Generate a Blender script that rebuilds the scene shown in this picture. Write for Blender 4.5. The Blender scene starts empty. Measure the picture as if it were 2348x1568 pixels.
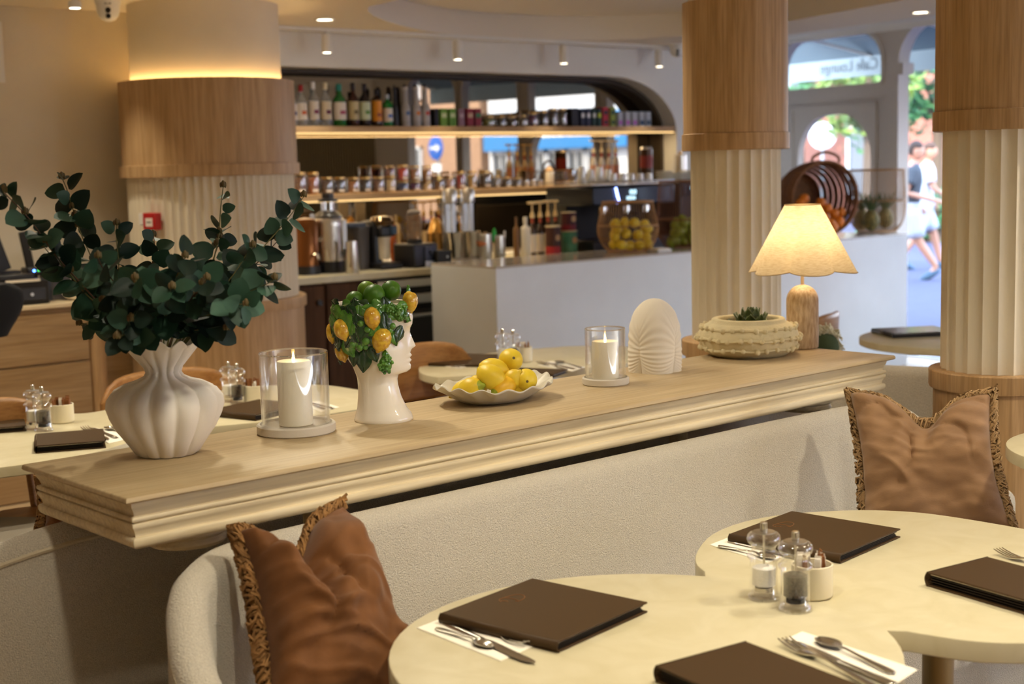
import bpy, bmesh, math, random
from mathutils import Vector as V3, Matrix as MX, noise as NZ
PI=math.pi; R=math.radians
sc=bpy.context.scene
COL=sc.collection
# ---------------------------------------------------------------- camera
FPX=3261.0; CXP=1174.0; CYP=784.0; CAMZ=1.55
def _basis(head=50.0,pitch=6.9,roll=1.43):
    h,p,r=R(head),R(pitch),R(roll)
    f=V3((math.cos(h)*math.cos(p),math.sin(h)*math.cos(p),-math.sin(p)))
    rt=V3((math.sin(h),-math.cos(h),0)); up=rt.cross(f)
    return f, rt*math.cos(r)-up*math.sin(r), up*math.cos(r)+rt*math.sin(r)
CF,CR,CU=_basis(); CP=V3((0,0,CAMZ))
def ray(x,y): return CF+CR*((x-CXP)/FPX)-CU*((y-CYP)/FPX)
def atz(x,y,z): d=ray(x,y); return CP+d*((z-CAMZ)/d.z)
def aty(x,y,Y): d=ray(x,y); return CP+d*(Y/d.y)
def atx(x,y,X): d=ray(x,y); return CP+d*(X/d.x)
def atd(x,y,D): return CP+ray(x,y)*D
def depth(P): return (V3(P)-CP).dot(CF)
cam=bpy.data.cameras.new('camera'); co=bpy.data.objects.new('camera',cam); COL.objects.link(co)
cam.lens=50; cam.sensor_width=36; cam.clip_start=.05; cam.clip_end=300
co.matrix_world=MX(((CR.x,CU.x,-CF.x,0),(CR.y,CU.y,-CF.y,0),(CR.z,CU.z,-CF.z,CAMZ),(0,0,0,1)))
cam.dof.use_dof=True; cam.dof.focus_distance=3.45; cam.dof.aperture_fstop=3.6
sc.camera=co
# ---------------------------------------------------------------- world, sun, exposure
w=bpy.data.worlds.new('sky'); sc.world=w; w.use_nodes=True
nt=w.node_tree; bg=nt.nodes['Background']
tc=nt.nodes.new('ShaderNodeTexCoord'); sp=nt.nodes.new('ShaderNodeSeparateXYZ'); rp=nt.nodes.new('ShaderNodeValToRGB')
nt.links.new(tc.outputs['Generated'],sp.inputs[0]); nt.links.new(sp.outputs['Z'],rp.inputs[0]); nt.links.new(rp.outputs[0],bg.inputs[0])
rp.color_ramp.elements[0].position=.0; rp.color_ramp.elements[0].color=(.84,.9,1,1)
rp.color_ramp.elements[1].position=.7; rp.color_ramp.elements[1].color=(.45,.66,1,1)
bg.inputs[1].default_value=6.5
def light(name,kind,loc,energy,color,**k):
    l=bpy.data.lights.new(name,kind); l.energy=energy; l.color=color
    o=bpy.data.objects.new(name,l); o.location=loc; COL.objects.link(o)
    rot=k.pop('rot',None)
    for a,b in k.items(): setattr(l,a,b)
    if rot: o.rotation_euler=rot
    return o
light('sun','SUN',(0,0,20),5.0,(1,.93,.8),angle=R(1.5),rot=(R(48),0,R(-70)))
sc.view_settings.view_transform='Standard'; sc.view_settings.look='None'
sc.view_settings.exposure=0.95; sc.view_settings.gamma=1.0; sc.view_settings.use_curve_mapping=False
try:
    sc.cycles.max_bounces=10; sc.cycles.transparent_max_bounces=24; sc.cycles.transmission_bounces=10; sc.cycles.glossy_bounces=6
    sc.cycles.caustics_reflective=False; sc.cycles.caustics_refractive=False; sc.cycles.sample_clamp_indirect=6
except Exception: pass
WARM=(1,.90,.69)
DOWN=[]      # ceiling lamps are registered here by their builders
# ---------------------------------------------------------------- materials
def _nm(name):
    m=bpy.data.materials.new(name); m.use_nodes=True
    return m,m.node_tree,m.node_tree.nodes['Principled BSDF']
def rgb(h):
    if isinstance(h,str):
        h=h.lstrip('#'); c=[int(h[i:i+2],16)/255 for i in (0,2,4)]
        return tuple(x/12.92 if x<=.04045 else ((x+.055)/1.055)**2.4 for x in c)+(1,)
    return tuple(h)[:3]+(1,)
def mk(name,col,rough=.5,metal=0,spec=.5,var=0,vscale=8,col2=None,bump=0,bscale=60,bdist=.002,vec=(1,1,1),btype='noise',emit=None,es=0,trans=0,ior=1.45,coat=0,sheen=0,sss=0,detail=4,distort=0,rvar=0):
    m,t,b=_nm(name); N=t.nodes; L=t.links
    b.inputs['Base Color'].default_value=rgb(col); b.inputs['Roughness'].default_value=rough
    b.inputs['Metallic'].default_value=metal; b.inputs['Specular IOR Level'].default_value=spec
    b.inputs['IOR'].default_value=ior; b.inputs['Transmission Weight'].default_value=trans
    b.inputs['Coat Weight'].default_value=coat; b.inputs['Sheen Weight'].default_value=sheen
    if sheen: b.inputs['Sheen Roughness'].default_value=.4
    if sss:
        b.inputs['Subsurface Weight'].default_value=sss; b.inputs['Subsurface Radius'].default_value=(.02,.012,.006); b.inputs['Subsurface Scale'].default_value=1
    if emit is not None:
        b.inputs['Emission Color'].default_value=rgb(emit); b.inputs['Emission Strength'].default_value=es
    mp=None
    if var or bump or rvar:
        tc=N.new('ShaderNodeTexCoord'); mp=N.new('ShaderNodeMapping'); mp.inputs['Scale'].default_value=vec
        L.new(tc.outputs['Object'],mp.inputs[0])
    if var:
        n=N.new('ShaderNodeTexNoise'); n.inputs['Scale'].default_value=vscale; n.inputs['Detail'].default_value=detail; n.inputs['Distortion'].default_value=distort
        L.new(mp.outputs[0],n.inputs['Vector'])
        r=N.new('ShaderNodeValToRGB'); c1=rgb(col)
        c2=rgb(col2) if col2 is not None else tuple(x*(1-var) for x in c1[:3])+(1,)
        r.color_ramp.elements[0].position=.32; r.color_ramp.elements[1].position=.68
        r.color_ramp.elements[0].color=c2; r.color_ramp.elements[1].color=c1
        L.new(n.outputs[0],r.inputs[0]); L.new(r.outputs[0],b.inputs['Base Color'])
    if bump:
        if btype=='voronoi': n=N.new('ShaderNodeTexVoronoi'); n.inputs['Scale'].default_value=bscale; out=n.outputs['Distance']
        else:
            n=N.new('ShaderNodeTexNoise'); n.inputs['Scale'].default_value=bscale; n.inputs['Detail'].default_value=3; out=n.outputs[0]
        L.new(mp.outputs[0],n.inputs['Vector'])
        bp=N.new('ShaderNodeBump'); bp.inputs['Strength'].default_value=bump; bp.inputs['Distance'].default_value=bdist
        L.new(out,bp.inputs['Height']); L.new(bp.outputs[0],b.inputs['Normal'])
    return m
def wood(name,light_,dark,axis='x',rough=.55,scale=1.0,bump=.15,grain=1.0,mid=.5,spec=.35):
    m,t,b=_nm(name); N=t.nodes; L=t.links
    tc=N.new('ShaderNodeTexCoord'); mp=N.new('ShaderNodeMapping')
    s=[14*scale]*3; s['xyz'.index(axis)]=.9*scale; mp.inputs['Scale'].default_value=s
    L.new(tc.outputs['Object'],mp.inputs[0])
    n=N.new('ShaderNodeTexNoise'); n.inputs['Scale'].default_value=1.2; n.inputs['Detail'].default_value=7; n.inputs['Roughness'].default_value=.62; n.inputs['Distortion'].default_value=.9
    L.new(mp.outputs[0],n.inputs['Vector'])
    mp2=N.new('ShaderNodeMapping'); s2=[130*scale]*3; s2['xyz'.index(axis)]=5*scale; mp2.inputs['Scale'].default_value=s2
    L.new(tc.outputs['Object'],mp2.inputs[0])
    n2=N.new('ShaderNodeTexNoise'); n2.inputs['Scale'].default_value=1; n2.inputs['Detail'].default_value=3
    L.new(mp2.outputs[0],n2.inputs['Vector'])
    r=N.new('ShaderNodeValToRGB'); r.color_ramp.elements[0].position=mid-.2; r.color_ramp.elements[1].position=mid+.2
    r.color_ramp.elements[0].color=rgb(dark); r.color_ramp.elements[1].color=rgb(light_)
    L.new(n.outputs[0],r.inputs[0])
    mx=N.new('ShaderNodeMixRGB'); mx.blend_type='MULTIPLY'; mx.inputs[0].default_value=.5*grain
    r2=N.new('ShaderNodeValToRGB'); r2.color_ramp.elements[0].position=.3; r2.color_ramp.elements[1].position=.6
    r2.color_ramp.elements[0].color=(.5,.45,.4,1); r2.color_ramp.elements[1].color=(1,1,1,1)
    L.new(n2.outputs[0],r2.inputs[0]); L.new(r.outputs[0],mx.inputs[1]); L.new(r2.outputs[0],mx.inputs[2]); L.new(mx.outputs[0],b.inputs['Base Color'])
    b.inputs['Roughness'].default_value=rough; b.inputs['Specular IOR Level'].default_value=spec
    bp=N.new('ShaderNodeBump'); bp.inputs['Strength'].default_value=bump; bp.inputs['Distance'].default_value=.002
    L.new(n2.outputs[0],bp.inputs['Height']); L.new(bp.outputs[0],b.inputs['Normal'])
    return m
def thin_glass(name,tint=(1,1,1),refl=1.0,rough=0.0,base=.0,body=None,bodymix=0,blend=.35):
    # thin pane: clear transmission plus fresnel reflection
    m,t,b=_nm(name); N=t.nodes; L=t.links; N.remove(b)
    out=N['Material Output']; tr=N.new('ShaderNodeBsdfTransparent'); tr.inputs[0].default_value=rgb(tint)
    gl=N.new('ShaderNodeBsdfGlossy'); gl.inputs['Roughness'].default_value=rough; gl.inputs[0].default_value=(refl,refl,refl,1)
    fr=N.new('ShaderNodeLayerWeight'); fr.inputs['Blend'].default_value=blend
    mr=N.new('ShaderNodeMapRange'); mr.inputs['To Min'].default_value=.035+base; mr.inputs['To Max'].default_value=.75
    L.new(fr.outputs['Facing'],mr.inputs['Value'])
    pw=N.new('ShaderNodeMath'); pw.operation='POWER'; pw.inputs[1].default_value=1.5
    L.new(mr.outputs[0],pw.inputs[0])
    mx=N.new('ShaderNodeMixShader'); L.new(mr.outputs[0],mx.inputs[0]); L.new(tr.outputs[0],mx.inputs[1]); L.new(gl.outputs[0],mx.inputs[2])
    last=mx
    if body:
        df=N.new('ShaderNodeBsdfDiffuse'); df.inputs[0].default_value=rgb(body)
        m2=N.new('ShaderNodeMixShader'); m2.inputs[0].default_value=bodymix; L.new(mx.outputs[0],m2.inputs[1]); L.new(df.outputs[0],m2.inputs[2]); last=m2
    L.new(last.outputs[0],out.inputs[0]); return m
def emis(name,col,s):
    m,t,b=_nm(name); t.nodes.remove(b); e=t.nodes.new('ShaderNodeEmission'); e.inputs[0].default_value=rgb(col); e.inputs[1].default_value=s
    t.links.new(e.outputs[0],t.nodes['Material Output'].inputs[0]); return m
_C={}
def plain(col,rough=.5,metal=0,**k):
    key=(str(col),rough,metal,tuple(sorted(k.items())))
    if key not in _C: _C[key]=mk('paint',col,rough,metal,**k)
    return _C[key]
# ---------------------------------------------------------------- mesh building
class MB:
    def __init__(s): s.v=[]; s.f=[]; s.M=MX.Identity(4); s.mi=[]; s.cur=0
    def at(s,M): s.M=M; return s
    def loc(s,x,y,z,rz=0,rx=0,ry=0):
        s.M=MX.Translation((x,y,z))@MX.Rotation(rz,4,'Z')@MX.Rotation(ry,4,'Y')@MX.Rotation(rx,4,'X'); return s
    def mat(s,i): s.cur=i; return s
    def add(s,vs,fs):
        b=len(s.v); M=s.M
        s.v+= [tuple(M@V3(p)) for p in vs]; s.f+=[tuple(b+i for i in f) for f in fs]; s.mi+=[s.cur]*len(fs); return s
    def box(s,cx,cy,cz,sx,sy,sz):
        x,y,z=sx/2,sy/2,sz/2
        vs=[(cx+a*x,cy+b*y,cz+c*z) for c in (-1,1) for b in (-1,1) for a in (-1,1)]
        return s.add(vs,[(0,2,3,1),(4,5,7,6),(0,1,5,4),(2,6,7,3),(0,4,6,2),(1,3,7,5)])
    def grid(s,rows,closeu=False,closev=False,cap0=False,cap1=False):
        nv=len(rows); nu=len(rows[0]); vs=[p for r in rows for p in r]; fs=[]
        for j in range(nv if closev else nv-1):
            for i in range(nu if closeu else nu-1):
                a=j*nu+i; b=j*nu+(i+1)%nu; c=((j+1)%nv)*nu+(i+1)%nu; d=((j+1)%nv)*nu+i
                fs.append((a,b,c,d))
        if cap0: fs.append(tuple(reversed(range(nu))))
        if cap1: fs.append(tuple((nv-1)*nu+i for i in range(nu)))
        return s.add(vs,fs)
    def lathe(s,prof,n=24,fn=None,cap0=True,cap1=True,sx=1,sy=1):
        rows=[]
        for k,(r,z) in enumerate(prof):
            row=[]
            for i in range(n):
                a=2*PI*i/n; rr=r; zz=z
                if fn: rr,zz=fn(r,z,a,k)
                row.append((rr*math.cos(a)*sx,rr*math.sin(a)*sy,zz))
            rows.append(row)
        return s.grid(rows,closeu=True,cap0=cap0,cap1=cap1)
    def cyl(s,r,z0,z1,n=20): return s.lathe([(r,z0),(r,z1)],n)
    def ell(s,c,r,nu=14,nv=9,fn=None):
        if not hasattr(r,'__len__'): r=(r,r,r)
        rows=[]
        for j in range(nv+1):
            t=-PI/2+PI*j/nv; row=[]
            for i in range(nu):
                a=2*PI*i/nu; d=V3((math.cos(t)*math.cos(a),math.cos(t)*math.sin(a),math.sin(t)))
                q=fn(d) if fn else 1.0
                row.append((c[0]+d.x*r[0]*q,c[1]+d.y*r[1]*q,c[2]+d.z*r[2]*q))
            rows.append(row)
        return s.grid(rows,closeu=True)
    def tube(s,pts,r,n=8,caps=True,closed=False):
        pts=[V3(p) for p in pts]; m=len(pts); rows=[]
        prev=None
        for k,p in enumerate(pts):
            if closed: t=(pts[(k+1)%m]-pts[k-1])
            else: t=(pts[min(k+1,m-1)]-pts[max(k-1,0)])
            t.normalize()
            if prev is None:
                u=t.orthogonal().normalized()
            else:
                u=(prev-t*prev.dot(t))
                u=u.normalized() if u.length>1e-6 else t.orthogonal().normalized()
            prev=u; v=t.cross(u); rr=r[k] if hasattr(r,'__len__') else r
            rows.append([tuple(p+u*(rr*math.cos(2*PI*i/n))+v*(rr*math.sin(2*PI*i/n))) for i in range(n)])
        return s.grid(rows,closeu=True,closev=closed,cap0=caps and not closed,cap1=caps and not closed)
    def prism(s,out,z0,z1):
        n=len(out); vs=[(x,y,z0) for x,y in out]+[(x,y,z1) for x,y in out]
        return s.add(vs,[tuple(reversed(range(n))),tuple(range(n,2*n))]+[(i,(i+1)%n,n+(i+1)%n,n+i) for i in range(n)])
    def build(s,name,mat,parent=None,ang=38,bevel=0,seg=2,smooth=True,sub=0,solid=0):
        me=bpy.data.meshes.new(name); me.from_pydata(s.v,[],s.f)
        bm=bmesh.new(); bm.from_mesh(me); bmesh.ops.remove_doubles(bm,verts=bm.verts,dist=1e-6); bmesh.ops.recalc_face_normals(bm,faces=bm.faces)
        bm.to_mesh(me); bm.free()
        if isinstance(mat,(list,tuple)):
            for q in mat: me.materials.append(q)
            if len(me.polygons)==len(s.mi): me.polygons.foreach_set('material_index',s.mi)
        else: me.materials.append(mat)
        if smooth:
            me.shade_smooth(); me.set_sharp_from_angle(angle=R(ang))
        o=bpy.data.objects.new(name,me); COL.objects.link(o)
        if parent is not None: o.parent=parent
        if solid:
            q=o.modifiers.new('shell','SOLIDIFY'); q.thickness=solid; q.offset=0
        if bevel:
            q=o.modifiers.new('bevel','BEVEL'); q.width=bevel; q.segments=seg; q.limit_method='ANGLE'; q.angle_limit=R(35)
        if sub:
            q=o.modifiers.new('sub','SUBSURF'); q.levels=sub; q.render_levels=sub
        return o
def tag(o,label=None,cat=None,group=None,kind=None):
    if label: o['label']=label
    if cat: o['category']=cat
    if group: o['group']=group
    if kind: o['kind']=kind
    return o
def thing(name,label,cat,loc=(0,0,0),rz=0,group=None):
    o=bpy.data.objects.new(name,None); o.empty_display_size=.05; COL.objects.link(o); o.location=loc; o.rotation_euler=(0,0,rz)
    return tag(o,label,cat,group)
def struct(name,mb,mat,**k):
    o=mb.build(name,mat,**k); o['kind']='structure'; return o
def stuff(o): o['kind']='stuff'; return o
def kids(o): return [c for c in bpy.data.objects if c.parent==o]
_kid={}
def dup(root,loc,rz=0,label=None,group=None,scale=None,euler=None):
    if root.name not in _kid: _kid[root.name]=[(c,kids(c)) for c in kids(root)]
    r=root.copy(); COL.objects.link(r); r.location=loc; r.rotation_euler=euler if euler else (0,0,rz)
    if scale: r.scale=scale if hasattr(scale,'__len__') else (scale,)*3
    if label: r['label']=label
    if group: r['group']=group
    for c,gs in _kid[root.name]:
        d=c.copy(); COL.objects.link(d); d.parent=r
        for g in gs:
            e=g.copy(); COL.objects.link(e); e.parent=d
    return r
def cat_rom(P,n=8,closed=True):
    out=[]; m=len(P)
    for i in range(m if closed else m-1):
        g=lambda k: V3(P[k%m]) if closed else V3(P[min(max(k,0),m-1)])
        a,b,c,d=g(i-1),g(i),g(i+1),g(i+2)
        for k in range(n):
            t=k/n
            out.append(.5*((2*b)+(c-a)*t+(2*a-5*b+4*c-d)*t*t+(3*b-a-3*c+d)*t**3))
    if not closed: out.append(V3(P[-1]))
    return out
def text(name,body,size,mat,parent,M,extrude=.0004,align='CENTER'):
    cu=bpy.data.curves.new(name,'FONT'); cu.body=body; cu.size=size; cu.extrude=extrude; cu.align_x=align; cu.align_y='CENTER'
    tmp=bpy.data.objects.new('t',cu); COL.objects.link(tmp)
    dg=bpy.context.evaluated_depsgraph_get(); me=bpy.data.meshes.new_from_object(tmp.evaluated_get(dg)); bpy.data.objects.remove(tmp)
    me.transform(M); me.materials.clear(); me.materials.append(mat)
    o=bpy.data.objects.new(name,me); COL.objects.link(o); o.parent=parent; return o
# common materials
M_plaster=mk('cream_plaster','#dbcfba',.85,var=.10,vscale=2.2,bump=.1,bscale=40)
M_white=mk('white_paint','#e6e3dd',.7,var=.04,vscale=3)
M_ceil=mk('ceiling_paint','#e4dacb',.85)
M_oak=wood('oak_vertical','#c6a47a','#a68154','z')
M_oakx=wood('oak_horizontal','#c6a47a','#a68154','x')
M_cab=wood('cabinet_oak','#b39670','#98784f','x')
M_walnut=wood('dark_walnut','#5c3e29','#3c2718','z',rough=.85)
M_mantel=wood('bleached_timber_lit','#eadcbc','#d8c69f','x',rough=.6,scale=.8,bump=.3,grain=.8)  # bleached timber, its colour lightened for the light on the front
M_manteltop=wood('timber_top','#c6b18d','#b39b74','x',rough=.5,scale=.7,bump=.15,grain=.7)  # same timber in a darker colour, for the less lit top
M_flute=mk('fluted_white_paint','#e0d4bd',.8,var=.1,vscale=7,bump=.35,bscale=150,bdist=.0015,vec=(1,1,.25))
M_boucle=mk('cream_boucle','#d6cdbc',.95,var=.25,vscale=420,bump=1.0,bscale=330,bdist=.004,sheen=.3,detail=2)
M_stone=mk('cream_stone','#cec4a6',.34,var=.1,vscale=9,col2='#c4b997',spec=.5,detail=8,distort=1.5)
M_leather=mk('brown_leather','#412e17',.55,spec=.28,bump=.12,bscale=400,bdist=.0008)
M_leatherd=mk('dark_leather_edge','#22150d',.5)
M_paper=mk('paper','#efe6d2',.8)
M_napkin=mk('white_napkin','#f3ecdd',.85,bump=.1,bscale=200)
M_steel=mk('polished_steel','#cfcac0',.18,1)
M_brushed=mk('brushed_steel','#c9c4bb',.32,1,bump=.05,bscale=200,vec=(1,1,.05))
M_chrome=mk('chrome','#dcdcdc',.07,1)
M_black=mk('black_plastic','#17161a',.4)
M_blackm=mk('matt_black','#1d1b1a',.7)
M_glass=thin_glass('clear_glass',blend=.26,base=-.01)
M_acryl=thin_glass('clear_acrylic',base=.03,refl=1.0,blend=.28)
M_ceramic=mk('white_ceramic','#e9e3d4',.28,coat=.2)
M_salt=mk('salt','#f4f0ea',.8,bump=.6,bscale=300)
M_pepper=mk('peppercorns','#1b1613',.6,var=.6,vscale=260,col2='#4b3a2c',bump=1,bscale=260,bdist=.003)
M_gold=mk('gold_lid','#b8935a',.3,1)
# ---------------------------------------------------------------- room shell
XZ=MX(((1,0,0,0),(0,0,1,0),(0,1,0,0),(0,0,0,1)))
CZ=2.43
M_floor=mk('floor_stone','#b39a78',.5,var=.15,vscale=3)
SHOP=MX.Translation((9.75,7,0))@MX.Rotation(R(81),4,'Z')     # local x runs along the shopfront, -y is the street
def sp_(t,out=0,z=0): return SHOP@V3((t,-out,z))
a,b=sp_(-11),sp_(1.7)
struct('floor',MB().prism([(-3.2,-4.6),(a.x,a.y),(b.x,b.y),(-3.2,8.9)],-.12,0),M_floor)
# ceiling with the long oval tray; outer edge kept clear of the shopfront
tray=[(4.40,6.20),(4.467,6.463),(4.798,6.828),(5.25,7.17),(5.70,7.385),(6.2,7.46),(6.65,7.40),(7.05,7.22),(7.32,6.8),(7.35,6.3),(7.2,5.8),(6.98,5.1),(6.72,4.35),(6.3,3.6),(5.6,3.1),(4.9,3.5),(4.5,4.6),(4.36,5.6)]
tray=[(p.x,p.y) for p in cat_rom([(x,y,0) for x,y in tray],5)]
def edgeX(y): return 7.95+.158*(y-6.4)
def raybox(c,p,x0,x1f,y0,y1):
    d=V3((p[0]-c[0],p[1]-c[1],0)); best=1e9
    if d.x<0: best=min(best,(x0-c[0])/d.x)
    if d.y<0: best=min(best,(y0-c[1])/d.y)
    if d.y>0: best=min(best,(y1-c[1])/d.y)
    den=d.x-.158*d.y
    if den>0: best=min(best,(7.95+.158*(c[1]-6.4)-c[0])/den)
    return (c[0]+d.x*best,c[1]+d.y*best)
c0=(5.9,5.4); n=len(tray)
outer=[raybox(c0,p,-3.2,None,-4.6,8.9) for p in tray]
for cx,cy in ((-3.2,-4.6),(-3.2,8.9),(edgeX(-4.6),-4.6),(edgeX(8.9),8.9)):
    k=min(range(n),key=lambda i:abs(math.atan2(outer[i][1]-c0[1],outer[i][0]-c0[0])-math.atan2(cy-c0[1],cx-c0[0])))
    outer[k]=(cx,cy)
mb=MB()
mb.grid([[(x,y,2.75) for x,y in outer],[(x,y,CZ) for x,y in outer],[(x,y,CZ) for x,y in tray],[(x,y,CZ+.16) for x,y in tray]],closeu=True,cap1=True)
struct('ceiling',mb,M_ceil,ang=30)
e0,e1=V3((edgeX(-4.6),-4.6,0)),V3((edgeX(8.9),8.9,0)); s0,s1=sp_(-11.6),sp_(2.0)
struct('ceiling_upper',MB().prism([(e0.x-.2,e0.y),(s0.x+.2,s0.y),(s1.x+.2,s1.y),(e1.x-.2,e1.y)],2.64,2.76),M_ceil)
# back bar wall with the arched niche
WY=7.65; NX0,NX1,NZ0,NZ1=3.95,8.13,.97,2.215
mb=MB().at(XZ)
mb.prism([(3.0,0),(NX0,0),(NX0,2.5),(3.0,2.5)],WY,WY+.3)
mb.prism([(NX1,0),(8.75,0),(8.75,2.5),(NX1,2.5)],WY,WY+.3)
mb.prism([(NX0,0),(NX1,0),(NX1,NZ0),(NX0,NZ0)],WY,WY+.3)
prof=[(NX0,NZ1)]+[(NX1-.68+.68*math.sin(k*PI/28),NZ1-.42+.42*math.cos(k*PI/28)) for k in range(15)]
for (xa,za),(xb,zb) in zip(prof,prof[1:]):
    mb.prism([(xa,za),(xb,zb),(xb,2.5),(xa,2.5)],WY,WY+.3)
struct('wall_back',mb,M_white,smooth=False)
mb=MB().at(XZ).prism([(NX0-.05,NZ0-.05),(NX1+.05,NZ0-.05),(NX1+.05,NZ1+.05),(NX0-.05,NZ1+.05)],WY+.27,WY+.28)
M_mirror=mk('smoked_mirror','#a39684',.01,1)
tag(mb.build('bar_mirror',M_mirror),'smoked arched mirror lining the back of the bar niche','mirror')
M_rim=mk('niche_trim','#3c3020',.6)
# niche reveal trim (dark inner edge of the arch)
mb=MB(); inner=[(x-.0,z) for x,z in prof[1:]]+[(NX1,NZ0)]
rows=[[(NX0,WY+.14,NZ1-.004)]+[(x,WY+.14,z-.004) for x,z in inner],[(NX0,WY+.265,NZ1-.004)]+[(x,WY+.265,z-.004) for x,z in inner]]
rows2=[[(p[0]-(.03 if i>3 else 0),p[1],p[2]-.025) for i,p in enumerate(r)] for r in reversed(rows)]
mb.grid(rows+rows2,closev=True); struct('trim_1',mb,M_rim)
# other walls
mb=MB().at(XZ).prism([(8.45,0),(10.4,0),(10.4,2.75),(8.45,2.75)],8.45,8.7); struct('wall_right_return',mb,M_white,smooth=False)
mb=MB().box(8.72,8.05,1.37,.12,.84,2.75); struct('wall_return',mb,M_white,smooth=False)
mb=MB().at(XZ).prism([(-3.2,0),(3.85,0),(3.85,2.6),(-3.2,2.6)],7.2,7.4); struct('wall_left',mb,M_plaster,smooth=False)
mb=MB().box(3.8,7.5,1.3,.12,.55,2.6); struct('wall_step',mb,M_white,smooth=False)
mb=MB().box(-3.3,2.1,1.3,.2,13.6,2.6); struct('wall_side',mb,M_plaster,smooth=False)
# building above the room (keeps the sun off the pavement in front, as the real street block does)
struct('wall_upper_storey',MB().box(3.0,-.5,6.2,12.4,26,6.4),M_white,smooth=False)
# ---------------------------------------------------------------- shopfront
M_frame=mk('grey_white_frame_paint','#cfc8bd',.55)
M_pane=thin_glass('window_pane',refl=.9)
def rrect(x0,x1,z0,z1,rt,rb,per=7):
    P=[]
    def arc(cx,cz,r,a0,a1):
        for k in range(per+1):
            a=a0+(a1-a0)*k/per; P.append((cx+r*math.cos(a),cz+r*math.sin(a)))
    arc(x1-rt,z1-rt,rt,0,PI/2); arc(x0+rt,z1-rt,rt,PI/2,PI); arc(x0+rb,z0+rb,rb,PI,1.5*PI); arc(x1-rb,z0+rb,rb,1.5*PI,2*PI)
    return P
def holed(mb,x0,x1,z0,z1,hole,y0,y1):
    cx=sum(p[0] for p in hole)/len(hole); cz=sum(p[1] for p in hole)/len(hole); out=[]
    for px,pz in hole:
        dx,dz=px-cx,pz-cz; s=1e9
        if dx>1e-9: s=min(s,(x1-cx)/dx)
        if dx<-1e-9: s=min(s,(x0-cx)/dx)
        if dz>1e-9: s=min(s,(z1-cz)/dz)
        if dz<-1e-9: s=min(s,(z0-cz)/dz)
        out.append([cx+dx*s,cz+dz*s])
    for ax,az in ((x0,z0),(x1,z0),(x0,z1),(x1,z1)):
        k=min(range(len(out)),key=lambda i:(out[i][0]-ax)**2+(out[i][1]-az)**2); out[k]=[ax,az]
    rows=[[(p[0],y0,p[1]) for p in hole],[(p[0],y0,p[1]) for p in out],[(p[0],y1,p[1]) for p in out],[(p[0],y1,p[1]) for p in hole]]
    mb.grid(rows,closeu=True,closev=True)
def pane(parent,hole,y,name='pane'):
    mb=MB(); vs=[(p[0],y,p[1]) for p in hole]; mb.add(vs,[tuple(range(len(vs)))]); o=mb.build(name,M_pane,parent,smooth=False); return o
nwin=[0]
def window(x0,x1,z0,z1,hx0,hx1,hz0,hz1,rt,rb=.02,mull=None,arch_band=False):
    nwin[0]+=1
    mb=MB(); hole=rrect(hx0,hx1,hz0,hz1,rt,rb); holed(mb,x0,x1,z0,z1,hole,-.05,.05)
    o=struct('window_%d'%nwin[0],mb,M_frame,ang=30); o.matrix_world=SHOP
    pane(o,hole,-.01)
    fr=MB(); rim=[[(p[0]+(p[0]-(hx0+hx1)/2)*k/(hx1-hx0),yy,p[1]+(p[1]-(hz0+hz1)/2)*k/(hz1-hz0)) for p in hole] for k,yy in ((0,.05),(0,.065),(.05,.065),(.05,.05))]
    fr.grid(rim,closeu=True,closev=True); fr.build('moulding',M_frame,o,ang=30)
    return o
# bays, t measured along the front
window(-.2,1.2,2.06,2.66,-.14,1.06,2.17,2.57,.24,.04)
mb=MB(); hole=rrect(0,.86,.45,1.94,.36,.03); holed(mb,-.2,1.2,0,2.06,hole,-.03,.03)
o=struct('door_1',mb,M_frame,ang=30); o.matrix_world=SHOP; pane(o,hole,-.01)
mo=MB()
for (x0,x1,z0,z1) in ((-.07,.93,2.0,2.02),(-.07,-.05,.3,2.02),(.91,.93,.3,2.02)): mo.box((x0+x1)/2,.036,(z0+z1)/2,x1-x0,.02,z1-z0)
mo.build('moulding',M_frame,o)
tagh=MB().tube([(-.12,.03,.95),(-.12,.07,.95),(-.12,.07,1.12),(-.12,.03,1.12)],.011); tagh.build('handle',M_brushed,o)
mb=MB(); holed(mb,-1.12,-.2,0,2.66,rrect(-1.05,-.32,-.0,2.6,.30,.005),-.06,.06)
mb.box(-.345,0,2.26,.05,.12,.09); mb.box(-1.03,0,2.26,.05,.12,.09)
o=struct('door_2',mb,M_frame,ang=30); o.matrix_world=SHOP
for i,(h0,h1,lo) in enumerate(((-2.02,-1.19,.45),(-2.92,-2.17,.5),(-3.72,-3.02,.5))):
    x1=(-1.12,-2.095,-2.97)[i]; x0=(-2.095,-2.97,-3.77)[i]
    window(x0,x1,2.06,2.66,h0,h1,2.12,2.57,.22,.03)
    window(x0,x1,0,2.06,h0,h1,lo,2.0,.34 if i==0 else .04,.02)
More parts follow.
